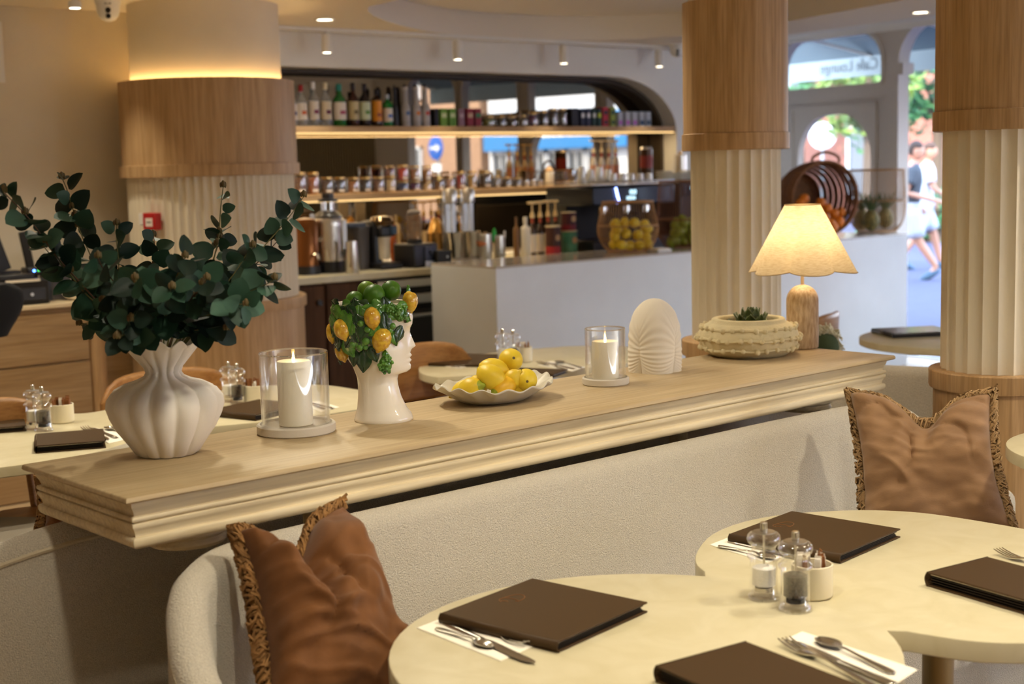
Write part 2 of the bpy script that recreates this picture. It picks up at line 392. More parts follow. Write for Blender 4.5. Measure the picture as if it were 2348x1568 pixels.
# unseen windows added behind the viewer to let daylight in
mb=MB()
FW=((5.3,7.9),)
xs=[-3.2]+[v for a in FW for v in a]+[9.2]
for xa,xb in zip(xs[::2],xs[1::2]): mb.box((xa+xb)/2,-4.7,1.37,xb-xa,.2,2.75)
for xa,xb in FW: mb.box((xa+xb)/2,-4.7,.25,xb-xa,.2,.5); mb.box((xa+xb)/2,-4.7,2.62,xb-xa,.2,.26)
struct('wall_front',mb,M_plaster,smooth=False)
for xa,xb in FW:
    nwin[0]+=1; f=MB(); cx=(xa+xb)/2
    for x_ in (xa+.03,cx,xb-.03): f.box(x_,-4.66,1.495,.06,.08,1.99)
    for z_ in (.53,2.0,2.46): f.box(cx,-4.66,z_,xb-xa,.08,.06)
    o=struct('window_%d'%nwin[0],f,M_frame,smooth=False); MB().box(cx,-4.67,1.495,xb-xa-.02,.004,1.95).build('pane',M_pane,o,smooth=False)
# fluted panel wall further along the front
mb=MB(); n=50; pts=[]
for k in range(n*4+1):
    t=-6.4+ (2.15)*k/(n*4); pts.append((t,.05+.012*(1-(2*((k/4)%1)-1)**2)))
pts+=[(-4.25,-.06),(-6.4,-.06)]
mb.prism(pts,0,2.3); o=struct('wall_fluted_panel',mb,mk('fluted_panel','#8f8467',.8),ang=50); o.matrix_world=SHOP
for t0,t1 in ((-8.45,-6.4),(-10.6,-8.45)):
    window(t0,t1,0,2.66,t0+.1,t1-.1,.45,2.55,.3,.03)  # unseen shopfront windows added to bring daylight from the right
o=struct('wall_front_end',MB().box(-11.1,0,1.33,1.0,.12,2.66),M_white,smooth=False); o.matrix_world=SHOP
o=struct('wall_over_panel',MB().box(-5.32,0,2.5,2.15,.12,.42),M_white,smooth=False); o.matrix_world=SHOP
mb=MB(); mb.lathe([(0,0)],3) if False else None
rows=[[(t,.06+d,z) for d,z in ((0,2.56),(.03,2.56),(.05,2.60),(.10,2.62),(.10,2.65),(0,2.65))] for t in (-4.6,1.3)]
mb.grid(rows,closeu=True,cap0=True,cap1=True); o=struct('trim_2',mb,M_white,ang=20); o.matrix_world=SHOP
o=struct('trim_3',MB().box(-1.7,.0,2.72,6.4,.14,.12),M_white,smooth=False); o.matrix_world=SHOP
# awning outside with the lettering on its hanging front
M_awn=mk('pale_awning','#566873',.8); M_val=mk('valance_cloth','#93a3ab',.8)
o=struct('wall_front_pier',MB().box(-4.01,0,1.33,.48,.1,2.66),M_frame,smooth=False); o.matrix_world=SHOP
aw=thing('awning','pale grey awning hanging outside over the glazed shopfront','awning',sp_(0,0,0),R(81))
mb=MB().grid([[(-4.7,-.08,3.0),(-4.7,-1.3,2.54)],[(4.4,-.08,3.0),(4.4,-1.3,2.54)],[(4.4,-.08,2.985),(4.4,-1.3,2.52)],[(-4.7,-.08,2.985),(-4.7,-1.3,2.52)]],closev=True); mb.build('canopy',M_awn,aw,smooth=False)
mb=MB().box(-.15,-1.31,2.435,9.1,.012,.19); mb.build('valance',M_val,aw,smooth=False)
for t in (-4.6,-3.1,-1.6,-.1,1.3): MB().tube([(t,-.06,2.72),(t,-1.28,2.52)],.014,6).build('arm',M_frame,aw)
FLIP=lambda x,y,z:MX.Translation((x,y,z))@MX(((-1,0,0,0),(0,0,1,0),(0,1,0,0),(0,0,0,1)))
FWD=lambda x,y,z:MX.Translation((x,y,z))@MX(((1,0,0,0),(0,0,-1,0),(0,1,0,0),(0,0,0,1)))
M_let=mk('pale_lettering','#f3f6f8',.8); M_letg=mk('grey_lettering','#55626a',.8)
for t0 in (1.62,-.75):
    text('lettering','Cafe Lounge',.15,M_letg,aw,FWD(t0,-1.30,2.44)@MX.Identity(4))
for o in [c for c in COL.objects if c.name.startswith('lettering')]:
    o['label']='mirrored grey lettering on the awning front'
# ---------------------------------------------------------------- street
M_pave=mk('blue_grey_paving','#34354f',.9,var=.25,vscale=5,bump=.2,bscale=12)
mb=MB().prism([(sp_(-40,.04).x,sp_(-40,.04).y),(70,-40),(70,60),(sp_(50,.04).x,sp_(50,.04).y)],-.3,-.005)
o=struct('pavement',mb,M_pave,smooth=False)
M_brick=mk('pink_brick','#99604c',.85,var=.25,vscale=8,bump=.2,bscale=20); M_render=mk('white_render','#dfe2e6',.8)
M_shop=mk('blue_shop_paint','#2b84c9',.5); M_dkglass=mk('dark_window_glass','#3c4650',.08,spec=.8); M_lilac=mk('mauve_shop_paint','#8d6277',.6)
M_slate=mk('slate_roof','#4c4e55',.8)
def building(y0,y1,h,mat,label,X=28,roof=True,wins=()):
    t=thing('street_building',label,'building',(X,(y0+y1)/2,0)); L=y1-y0
    MB().box(2.5,0,h/2,5,L,h).build('wall',mat,t,smooth=False)
    MB().at(XZ.inverted()) if False else None
    MB().add([(-.2,-L/2,h),(-.2,L/2,h),(5.2,L/2,h),(5.2,-L/2,h),(2.5,-L/2,h+1.6),(2.5,L/2,h+1.6)],[(0,1,5,4),(2,3,4,5),(0,4,3),(1,2,5),(0,3,2,1)]).build('roof',M_slate,t,smooth=False)
    for (yy,z,w_,hh) in wins:
        f=MB(); 
        for s in (-1,1): f.box(-.03,yy+s*(w_/2+.04),z,.1,.08,hh+.16); f.box(-.03,yy,z+s*(hh/2+.04),.1,w_+.16,.08)
        f.box(-.02,yy,z,.06,.05,hh)
        o=f.build('window_frame',M_render,t,smooth=False); MB().box(-.005,yy,z,.02,w_,hh).build('pane',M_dkglass,o,smooth=False)
    return t
wn=[(yy,zz,1.1,1.5) for yy in (-6,-3,0,3,6) for zz in (4.6,7.4)]
building(15,31,9,M_brick,'tall pink brick house across the street seen through the door glass',X=36,wins=wn+[(yy,1.5,1.4,2) for yy in (-5,-1,3)])
building(31.3,45,7.5,M_render,'white rendered house beyond the pink brick one across the street',X=36,wins=[(yy,zz,1,1.4) for yy in (-4,0,4) for zz in (1.6,4.6)])
building(-11.8,-1,7,M_lilac,'mauve shop building reflected at the right of the bar mirror',wins=[(-4.3,2.0,.9,1.2)]+[(yy,4.8,1,1.3) for yy in (-3,0,3)])
bb=building(-18.4,-12,6.5,M_render,'white shop with a bright blue sign reflected in the bar mirror',wins=[(yy,1.55,.62,.95) for yy in (-2.6,-1.75,-.9,-.05,.8,1.65)])
MB().box(-.15,0,2.62,.3,6.2,1.0).build('sign_board',M_shop,bb,smooth=False)
building(-34,-18.8,8,mk('orange_brick','#b99478',.85,var=.2,vscale=7),'pale orange brick building left of the blue-signed shop in the mirror',wins=[(yy,zz,1,1.4) for yy in (-4,0,4) for zz in (1.6,4.6)])
# shop sign lettering is only a blur of white strokes in the photograph
mb=MB(); random.seed(3); yy=2.3
while yy>-.9:
    h=random.choice((.16,.22,.3)); mb.box(-.305,yy,2.45+h/2,.02,random.uniform(.05,.13),h); yy-=random.uniform(.14,.24)
mb.build('lettering',M_let,bb,smooth=False)
# air-conditioning fan on the mauve shop
ac=thing('fan_unit','round white fan unit on the mauve shop wall, seen in the mirror','fan unit',(27.9,-10.9,2.2))
MB().at(MX.Rotation(-PI/2,4,'Y')).lathe([(.34,0),(.36,.05),(.36,.2),(.30,.24),(.24,.2),(.24,.12)],24).build('housing',M_render,ac)
g=MB().at(MX.Rotation(-PI/2,4,'Y')).cyl(.23,.1,.14,20); g.build('grille',M_blackm,ac)
# road signs
def road_sign(loc,rz,label,disc,face,arrow=False,extra=False):
    t=thing('road_sign',label,'road sign',loc,rz)
    MB().tube([(0,0,0),(0,0,2.42)],.035,8).build('post',plain('#9aa0a4',.5,.6),t)
    MB().at(MX.Translation((-.05,0,2.1))@MX.Rotation(-PI/2,4,'Y')).lathe([(.27,0),(.28,.006),(.28,.02),(.26,.026)],28).build('disc',face,t)
    if arrow:
        A=[(-.2,-.03),(.02,-.03),(.02,-.1),(.19,.0),(.02,.1),(.02,.03),(-.2,.03)]
        MB().at(MX.Translation((-.08,0,2.1))@MX(((0,0,-1,0),(1,0,0,0),(0,1,0,0),(0,0,0,1)))).prism([(x,y) for x,y in A],0,.004).build('arrow',M_let,t)
    if extra: MB().box(-.05,0,1.62,.02,.34,.22).build('plate',M_let,t); MB().box(-.05,0,1.4,.02,.3,.1).build('plate',plain('#d8b62a'),t)
    return t
p=atd(1886,307,30); road_sign((p.x,p.y,0),R(35),'round white road sign on a grey pole beyond the door glass',0,plain('#c8d2d8',.5))
road_sign((20.4,-11.0,0),0,'round blue road sign with a white arrow, reflected in the bar mirror',0,plain('#1462c8',.5),True,True)
# trees
M_leafg=mk('tree_leaf','#3f6a30',.7,var=.5,vscale=2,col2='#28553a'); M_bark=mk('bark','#5a4a3a',.9); M_leafy=mk('tree_leaf_yellow','#6d8430',.7,var=.4,vscale=2)
def tree(loc,h,r,zc,mat,label,n=1500,seed=1,cz=None,leaf=.16):
    rd=random.Random(seed); t=thing('street_tree',label,'tree',loc)
    MB().tube([(0,0,0),(.05,.02,h*.4),(0,0,h*.75)],[.14,.11,.05],8).build('trunk',M_bark,t)
    mb=MB()
    for k in range(5):
        a=rd.uniform(0,6.28); mb.tube([(0,0,zc*.7),(r*.5*math.cos(a),r*.5*math.sin(a),zc)],[.05,.02],5)
    mb.build('limbs',M_bark,t)
    mb=MB(); cl=[(rd.gauss(0,r*.45),rd.gauss(0,r*.45),zc+rd.gauss(0,r*.4)) for _ in range(16)]
    for k in range(n):
        c=rd.choice(cl); p=V3((c[0]+rd.gauss(0,r*.17),c[1]+rd.gauss(0,r*.17),c[2]+rd.gauss(0,r*.17)))
        u=V3((rd.gauss(0,1),rd.gauss(0,1),rd.gauss(0,1))).normalized(); v=u.orthogonal().normalized(); s=leaf*rd.uniform(.6,1.3)
        mb.add([p-u*s,p+v*s*.5,p+u*s,p-v*s*.5],[(0,1,2,3)])
    stuff(mb.build('foliage',mat,t,smooth=False)); return t
p=atd(2150,240,30); tree((p.x,p.y,0),5.2,1.5,3.3,M_leafg,'green tree on the pavement seen through the open doorway',1900,4)
p=atd(1992,250,25); tree((p.x,p.y,0),4.0,.75,2.65,M_leafy,'yellow-green young tree behind the round road sign',900,9,leaf=.12)
p=atd(1835,200,42); tree((p.x,p.y,0),4.2,1.1,3.3,M_leafg,'small tree at the left of the fanlight above the door',700,12,leaf=.14)
hd=thing('street_hedge','low bright green hedge behind the two walkers','hedge',tuple(atz(2160,480,0)*0+V3((atd(2160,470,27).x,atd(2160,470,27).y,0))))
mb=MB(); rd=random.Random(5)
for k in range(900):
    p=V3((rd.uniform(-.5,.5),rd.uniform(-2.2,1.6),rd.uniform(.05,1.0))); u=V3((rd.gauss(0,1),rd.gauss(0,1),rd.gauss(0,1))).normalized(); v=u.orthogonal().normalized()
    mb.add([p-u*.13,p+v*.07,p+u*.13,p-v*.07],[(0,1,2,3)])
stuff(mb.build('foliage',M_leafg,hd,smooth=False)); MB().box(0,-.3,.3,.5,3.4,.6).build('stems',M_bark,hd)
# ---------------------------------------------------------------- ceiling fittings
M_lampface=emis('lamp_face',(1,.86,.62),8); M_lampdim=emis('lamp_face_soft',(1,.88,.68),9)
def downlight(x,y,z,label,e=38,group='recessed ceiling downlights'):
    t=thing('downlight',label,'downlight',(x,y,z),0,group)
    MB().lathe([(.058,.0),(.058,-.004),(.048,-.006),(.044,.002)],20,cap0=False,cap1=False).build('trim_ring',M_white,t)
    MB().lathe([(.0445,-.0005),(.0445,-.002)],20).build('lens',M_lampface,t)
    if e: light('downlight_beam','SPOT',(x,y,z-.02),e,WARM,spot_size=R(125),spot_blend=.7,shadow_soft_size=.045)
def cyl_spot(x,y,zb,label,group=None,e=12,tilt=0):
    t=thing('ceiling_spotlight',label,'spotlight',(x,y,CZ),0,group)
    MB().cyl(.014,-.05,0,10).build('stem',M_white,t); h=zb-CZ
    MB().lathe([(.012,-.03),(.029,-.035),(.031,-.045),(.031,h),(.026,h),(.026,h+.01)],20).build('body',M_white,t)
    MB().cyl(.0255,h+.001,h+.006,18).build('lens',M_lampface,t)
    if e: light('spot_beam','SPOT',(x,y,zb-.01),e,WARM,spot_size=R(75),spot_blend=.6,shadow_soft_size=.03)
TY=7.42
TL='white ceiling track running along the bar wall'
tr=tag(MB().box(6.35,TY,CZ-.012,3.9,.035,.022).build('lighting_track',M_white),TL,'track')
for px,py,lb in ((750,121,'leftmost white cylinder spotlight on the bar track'),(1050,137,'second white cylinder spotlight from the left on the bar track'),(1293,146,'third white cylinder spotlight from the left on the bar track'),(1512,153,'rightmost white cylinder spotlight on the bar track, near the oak column')):
    p=aty(px,py,TY); cyl_spot(p.x,TY,p.z,lb,'spotlights on the bar track',10)
p=aty(172,19,6.6); cyl_spot(p.x,6.6,p.z,'white cylinder spotlight alone at the top left corner',None,14)
downlight(4.54,7.0,CZ-.001,'recessed downlight in the warm ceiling left of the tray',16)
downlight(7.51,5.06,CZ-.001,'recessed downlight in the soffit between the two oak columns',10)
def dome_cam(loc,label,rz,s=1.0):
    t=thing('security_camera',label,'security camera',loc,rz); t.scale=(s,s,s)
    MB().lathe([(.062,0),(.064,-.012),(.058,-.03)],24).build('mount',M_white,t)
    MB().lathe([(.058,-.03),(.056,-.05),(.048,-.078),(.034,-.095),(.012,-.104)],24).build('dome',M_white,t)
    for z,r_ in ((-.056,.013),(-.083,.012)):
        k=MB(); d=.056 if z>-.07 else .046; k.at(MX.Translation((d-.006,0,z))@MX.Rotation(PI/2-.2,4,'Y')).cyl(r_,0,.012,14); k.build('lens',M_black,t)
    MB().box(.045,0,-.022,.03,.03,.006).build('slot',M_black,t)
p=aty(247,8,6.75); dome_cam((p.x,6.75,CZ),'white dome security camera on the ceiling beside the big pillar',R(-115),1.0)
p=aty(1552,125,7.3); dome_cam((p.x,7.3,CZ),'white dome security camera near the rightmost track spotlight',R(-130),.9)
# warm ceiling lamps added out of view to brighten seating and shelf
for i,(x,y) in enumerate(((1.9,1.25),(3.0,1.0),(1.0,1.45),(2.0,3.5),(3.8,4.1),(4.3,1.6),(2.4,4.1),(1.1,5.2),(-1.4,3.6),(2.0,6.0),(.6,6.3))):
    downlight(x,y,CZ-.001,'unseen warm downlight added above the seating',(43,42,28)[i] if i<3 else 32)
# ---------------------------------------------------------------- oak and plaster columns
M_strip=emis('led_strip',(1,.70,.30),15)
def flute(N,dep):
    def fn(r,z,a,k):
        u=(a*N/(2*PI))%1.0
        return r-dep*(1-(2*u-1)**2),z
    return fn
def column(x,y,rf,rc,rb,N,zc0,zl,zc1,zb,label,ru,dep,eng,rl=.006):
    t=thing('column',label,'column',(x,y,0))
    MB().lathe([(rf,zb-.01),(rf,zc0+.01)],N*8,flute(N,dep)).build('fluted_shaft',M_flute,t,ang=35)
    MB().lathe([(rc,zc0),(rc+rl,zc0+.002),(rc+rl,zc0+zl),(rc,zc0+zl+.002),(rc,zc1),(rc-.02,zc1),(rc-.02,zc1-.05),(ru,zc1-.05)],64,cap0=True,cap1=True).build('oak_collar',M_oak,t,ang=30)
    MB().lathe([(ru,zc1-.06),(ru,2.62)],64,cap0=False,cap1=False).build('upper_shaft',M_plaster,t)
    MB().lathe([(rc-.024,zc1-.03),(rc-.03,zc1-.018),(rc-.036,zc1-.03)],48,cap0=False,cap1=False).build('light_strip',M_strip,t)
    MB().lathe([(rb,0),(rb,zb-.052)],64).build('oak_base',M_oak,t,ang=30)
    MB().lathe([(rb+.012,zb-.055),(rb+.014,zb-.05),(rb+.014,zb-.003),(rb+.011,zb)],64).build('base_ring',M_oak,t,ang=30)
    return t
column(3.94,3.42,.161,.186,.186,24,1.60,.058,2.12,.92,'slim oak and fluted column at the far right end of the long shelf, behind the lamp',.165,.011,0)
column(3.86,2.315,.170,.194,.19,24,1.63,.058,2.22,.92,'oak and fluted column at the right edge, beside the taupe cushion',.165,.011,0)
pc=atd(491,540,7.5)
column(pc.x,pc.y,.43,.45,.455,64,1.555,.06,2.04,.92,'massive round pillar with a wide oak band, behind the eucalyptus',.385,.012,0,rl=.012)
# ---------------------------------------------------------------- the long timber shelf
MA=R(1.9); MLX,MLY=1.095,2.415; ML=2.50; MD=.46; MZ=.97
def mw(u,v,z=MZ):   # local (along, across) -> world
    return V3((MLX+u*math.cos(MA)-v*math.sin(MA),MLY+u*math.sin(MA)+v*math.cos(MA),z))
ms=thing('timber_shelf','long pale carved timber mantel shelf carrying the vases and candles','shelf',(MLX,MLY,MZ),MA)
def loop(o,z): return [(-o,-o,z),(ML+o,-o,z),(ML+o,MD+o,z),(-o,MD+o,z)]
mb=MB(); P=[(-.003,0),(.0,-.003),(.001,-.009),(-.002,-.0125),(-.006,-.0135)]
mb.grid([[(x,y,z) for x,y,z in loop(o,z)] for o,z in reversed(P)],closeu=True,cap0=True,cap1=True)
mb.build('top_board',M_manteltop,ms,ang=50)
P=[(-.016,-.0136),(-.017,-.018),(-.020,-.026),(-.0245,-.034),(-.0265,-.040),(-.0268,-.0435),(-.0205,-.0445),(-.0185,-.048),(-.0190,-.0515),(-.0225,-.0545),(-.0245,-.0555),(-.0200,-.0575),(-.0195,-.0625),(-.0225,-.068),(-.0265,-.075),(-.0275,-.082),(-.0272,-.0835),(-.0225,-.0845),(-.0200,-.088),(-.0200,-.0955),(-.0225,-.1015),(-.0290,-.1065)]
nseg=26
def loopn(o,z):
    c=loop(o,z); out=[]
    for i in range(4):
        a,b=V3(c[i]),V3(c[(i+1)%4]); m=nseg if i%2==0 else 6
        for k in range(m):
            p=a.lerp(b,k/m); q=.0005*NZ.noise(V3((p.x*7,p.y*7,z*60))); 
            out.append((p.x+(q if i%2 else 0),p.y+(0 if i%2 else q),p.z))
    return out
mb=MB(); mb.grid([loopn(o,z) for o,z in reversed(P)],closeu=True,cap0=True,cap1=True)
mb.build('moulding',M_mantel,ms,ang=42)
for u in (.2,2.25):
    mb=MB(); mb.loc(u+(.4 if u<1 else -.4),MD/2+.06,0); mb.lathe([(.026,-.97),(.026,-.1066)],16); mb.build('support_post',M_mantel,ms)
    mb=MB(); mb.loc(u,MD/2-.08,0); mb.lathe([(.04,-.152),(.05,-.150),(.075,-.146),(.082,-.138),(.076,-.128),(.088,-.120),(.092,-.1068)],24); mb.build('turned_bracket',M_mantel,ms)
# ---------------------------------------------------------------- banquettes
M_pipe=mk('boucle_piping','#cbbfa5',.95,bump=.6,bscale=300)
M_gap=mk('dark_gap_shade','#15110d',.9)  # near-black colour standing in for shade inside a gap
def shell_wall(path,zt,zb,th,lean=0.0,n=6):
    """thin padded wall along path; path=[(x,y)], zt per point; inside is to the right of travel"""
    m=len(path); P=[V3((x,y,0)) for x,y in path]; rows=[]
    for k in range(m):
        t=(P[min(k+1,m-1)]-P[max(k-1,0)]).normalized(); nrm=V3((t.y,-t.x,0)); z=zt[k]; c=P[k]; row=[]
        h=z-zb; r=th/2
        row.append(c+V3((0,0,zb)))
        for q in (.0,.35,.7): row.append(c+nrm*(-.02*(1-q)*0)+V3((0,0,zb+(h-r)*q)))
        for q in range(n+1):
            a=PI-PI*q/n; row.append(c+nrm*(r+r*math.cos(a))+V3((0,0,z-r+r*math.sin(a))))
        for q in (.75,.4,.1): row.append(c+nrm*(th+lean*(1-q))+V3((0,0,zb+(h-r)*q)))
        row.append(c+nrm*(th+lean)+V3((0,0,zb)))
        rows.append([tuple(p) for p in row])
    return rows
def sm(P,n=6): return [tuple(p) for p in cat_rom(P,n,False)]
bf=thing('banquette','cream boucle banquette facing the front table, backed against the timber shelf','banquette',(2.2,2.2,0))
IV=MX.Translation((-2.2,-2.2,0))
# path: left wing (toward the viewer) -> corner -> back -> right corner
pts=sm([(1.075,1.86,.635),(1.055,2.03,.665),(1.05,2.13,.705),(1.062,2.205,.762),(1.10,2.285,.828),(1.17,2.36,.848),(1.28,2.43,.852),(1.45,2.455,.853),(1.9,2.475,.853),(2.5,2.495,.853),(3.1,2.515,.853),(3.42,2.50,.85),(3.56,2.42,.82),(3.60,2.28,.72),(3.60,2.1,.62)],6)
mb=MB().at(IV); rows=shell_wall([(p[0],p[1]) for p in pts],[p[2] for p in pts],.06,.075,.05); mb.grid(rows,cap0=True,cap1=True)
mb.build('backrest',M_boucle,bf,ang=60)
mb=MB().at(IV); 
edge=[V3(p)+V3((0,0,.0)) for p in pts[:44]]
mb.tube([(p.x+.004,p.y-.004,p.z-.004) for p in [V3(r[4]) for r in rows[:44]]],.0055,6); mb.build('piping',M_pipe,bf)
# seat cushion following the shell
ins=[(r[-2][0],r[-2][1]) for r in rows]; 
seat=[(1.17,1.86),(1.16,2.1),(1.22,2.27),(1.36,2.36),(2.0,2.39),(3.0,2.42),(3.42,2.38),(3.56,2.2),(3.72,2.04),(4.15,1.92),(4.1,1.72),(3.6,1.86),(3.0,1.90),(2.0,1.86),(1.5,1.82)]
seat=[(p.x,p.y) for p in cat_rom([(x,y,0) for x,y in seat],4)]
cxs=sum(p[0] for p in seat)/len(seat); cys=sum(p[1] for p in seat)/len(seat)
def inset(P,d): 
    out=[]
    n=len(P)
    for i in range(n):
        a,b=V3((*P[i-1],0)),V3((*P[(i+1)%n],0)); t=(b-a).normalized(); nr=V3((-t.y,t.x,0)); c=V3((cxs-P[i][0],cys-P[i][1],0))
        if nr.dot(c)<0 and False: nr=-nr
        out.append((P[i][0]-nr.x*d,P[i][1]-nr.y*d))
    return out
mb=MB().at(IV); rws=[]
for d,z in ((0,.30),(0,.41),(.012,.437),(.035,.45)): rws.append([(x,y,z) for x,y in inset(seat,d)])
mb.grid(rws,closeu=True,cap0=True,cap1=True); mb.build('seat_cushion',M_boucle,bf,ang=60)
mb=MB().at(IV); mb.grid([[(x,y,z) for x,y in inset(seat,.03)] for z in (.0,.30)],closeu=True,cap0=True,cap1=True); mb.build('plinth',M_boucle,bf,ang=40)
# rear banquette (its outer back and wing face the viewer at bottom left)
br=thing('banquette','shaded boucle banquette at the lower left, facing the rear tables','banquette',(2.2,3.1,0))
IV2=MX.Translation((-2.2,-3.1,0))
pts=sm([(3.66,2.90,.85),(3.0,2.88,.85),(2.0,2.86,.85),(1.5,2.83,.85),(1.22,2.795,.849),(1.10,2.78,.845),(1.0,2.79,.828),(.90,2.84,.79),(.83,2.93,.735),(.80,3.06,.67),(.80,3.25,.62)],6)
mb=MB().at(IV2); rows2=shell_wall([(p[0],p[1]) for p in pts],[p[2] for p in pts],.04,.075,.05)
mb.grid(rows2,cap0=True,cap1=True); mb.build('backrest',M_boucle,br,ang=60)
mb=MB().at(IV2); mb.tube([(r[4][0],r[4][1],r[4][2]) for r in rows2[15:]],.0055,6); mb.build('piping',M_pipe,br)
mb=MB().at(IV2); seat2=[(.9,3.3),(.9,3.05),(1.05,2.93),(1.3,2.92),(2.2,2.97),(3.62,3.0),(3.62,3.42),(2.2,3.45),(1.2,3.42)]
seat2=[(p.x,p.y) for p in cat_rom([(x,y,0) for x,y in seat2],4)]
mb.grid([[(x,y,z) for x,y in seat2] for z in (.0,.42)]+[[(x*.985+.03,y*.985+.045,.45) for x,y in seat2]],closeu=True,cap0=True,cap1=True); mb.build('seat_cushion',M_boucle,br,ang=50)
# boucle divider at the right, beyond the end of the shelf
bd=thing('banquette','low boucle banquette back between the shelf end and the right column','banquette',(4.3,2.9,0))
a=atz(2024,833,.85); b=atz(2135,838,.85)
dirv=(b-a); dirv.z=0; L=dirv.length; dirv.normalize()
A0=a-dirv*.35; B0=b+dirv*.3
mb=MB().at(MX.Translation((-4.3,-2.9,0))); pr=[]
for p in (A0,a,b,B0): pr.append((p.x,p.y,.85))
mb.grid(shell_wall([(p[0],p[1]) for p in pr],[p[2] for p in pr],.02,.07,.0),cap0=True,cap1=True); mb.build('backrest',M_boucle,bd,ang=60)
# ---------------------------------------------------------------- cushions
M_cushL=mk('rust_velvet','#74471c',.8,var=.3,vscale=9,col2='#5f3812',bump=.3,bscale=140,bdist=.001,sheen=.12)
M_cushR=mk('taupe_velvet','#93704f',.8,var=.25,vscale=9,col2='#826143',bump=.3,bscale=160,bdist=.001,vec=(1,1,3),sheen=.15)
M_frL=mk('rust_fringe','#9a6f3f',.9,var=.4,vscale=60); M_frR=mk('taupe_fringe','#ab8a60',.9,var=.3,vscale=60)
def cushion(name,label,corners,th,mat,fmat,seed,chop=.0,chopd=.0,wr=.012,edges=(0,1,3),fr=.012,front_sign=1,extra=None):
    TL,TR,BR,BL=[V3(c) for c in corners]; ctr=(TL+TR+BR+BL)/4
    t=thing(name,label,'cushion',tuple(ctr)); n=64
    nrm=(TR-TL).cross(BL-TL).normalized()*front_sign   # toward the viewer
    if nrm.dot(CP-ctr)<0: nrm=-nrm
    def base(u,v):
        p=TL.lerp(TR,u).lerp(BL.lerp(BR,u),v)
        # edges bow inward between the corners
        bow=.022
        p=p+(TR-TL).normalized()*(bow*math.sin(PI*v)*(1-2*u))+(BL-TL).normalized()*(bow*math.sin(PI*u)*(1-2*v))
        # chop: dent pushed down in the top edge
        c=chopd*math.exp(-((u-chop)/.17)**2)*(1-v)**2.2
        return p+(BL-TL).normalized()*c
    def bulge(u,v):
        e=(1-(2*u-1)**4)*(1-(2*v-1)**4)
        return th*.5*(max(e,0)**.55)
    sides=[]
    for s in (1,-1):
        rows=[]
        for j in range(n+1):
            row=[]
            for i in range(n+1):
                u,v=i/n,j/n; b=bulge(u,v); p=base(u,v)
                wv=0
                if s>0 and b>0:
                    q=V3((u*3.1+seed,v*3.4,seed*.7))
                    wv=wr*(NZ.noise(q*1.2)+.0)*1.4
                    # pull folds running down from the chop
                    d=V3((u-chop,v*.9,0)); ang=math.atan2(d.y,d.x); rr=d.length
                    wv+=wr*1.5*abs(math.sin(ang*3.4+2.0*NZ.noise(V3((rr*3,ang*1.5,seed)))))**.6*math.exp(-((rr-.42)/.26)**2)
                    wv+=wr*.9*(1-abs(NZ.noise(V3((u*2.0+v*1.4+seed,v*7-u*1.2,seed))))*2.2)*math.exp(-((v-.5)/.28)**2)
                    wv+=wr*.35*NZ.noise(V3((u*9,v*13,seed)))
                    rg=1-abs(NZ.noise(V3((u*1.7+.8*v+seed*1.3,(v-.35*u)*5.2,seed*.31))))*3.2
                    wv+=wr*.8*max(0,rg)**2*math.exp(-((v-.62)/.3)**2)
                    # creases radiating from the lower corners and the seams
                    wv+=wr*.5*max(0,math.sin(v*34+3*NZ.noise(V3((u*2,v*3,seed)))))*math.exp(-u/.22)
                    wv-=chopd*.55*math.exp(-((u-chop)/.10)**2)*math.exp(-(v/.32)**2)
                    wv*=min(1,b/(th*.18))
                row.append(tuple(p-ctr+nrm*(s*b+wv)))
            rows.append(row)
        sides.append(rows)
    mb=MB(); mb.grid(sides[0]); mb.grid([list(reversed(r)) for r in sides[1]])
    mb.build('cover',mat,t,ang=80)
    rd=random.Random(seed)
    mb=MB(); core=MB()
    E={0:[(k/60,0) for k in range(61)],1:[(1,k/60) for k in range(61)],2:[(k/60,1) for k in range(61)],3:[(0,k/60) for k in range(61)]}
    for e in edges:
        pts=[base(u,v)-ctr for u,v in E[e]]
        core.tube(pts,fr*.72,7)
        for k in range(1,60):
            tg=(pts[k+1]-pts[k-1]).normalized(); out=(pts[k]-(base(.5,.5)-ctr)).normalized(); up=tg.cross(out).normalized()
            for q in range(6):
                a0=rd.uniform(0,2*PI); c=pts[k]+tg*rd.uniform(-.004,.004)+out*.003
                rad=fr*rd.uniform(.8,1.3); arc=[]
                for h in range(4):
                    aa=a0+h*.62; arc.append(c+out*(rad*math.cos(aa))+up*(rad*math.sin(aa))+tg*(h*.0035*rd.choice((-1,1))))
                mb.tube(arc,fr*.17,4,caps=False)
    core.build('trim_cord',fmat,t); stuff(mb.build('fringe',fmat,t)); return t
cushion('fringed_cushion','rust brown velvet cushion with a woolly fringe, on the left of the front banquette',
   [atd(540,1222,2.62),atd(788,1158,2.78),atd(1015,1610,2.58),atd(612,1700,2.40)],.17,M_cushL,M_frL,3,chop=.42,chopd=.085,wr=.017,edges=(0,3),fr=.0165)
cushion('fringed_cushion','taupe brown fringed cushion on the right of the front banquette, by the oak column',
   [atd(1948,902,3.80),atd(2275,902,3.66),atd(2322,1212,3.62),atd(1975,1265,3.62)],.17,M_cushR,M_frR,8,chop=.52,chopd=.07,wr=.017,edges=(0,1,3),fr=.0155)
cushion('fringed_cushion','dark rust fringed cushion peeping out behind the left end of the timber shelf',
   [atd(95,1105,3.28),atd(330,1080,3.34),atd(340,1330,3.3),atd(72,1290,3.2)],.14,M_cushL,M_frL,11,chop=.5,chopd=.06,edges=(0,3),fr=.016)
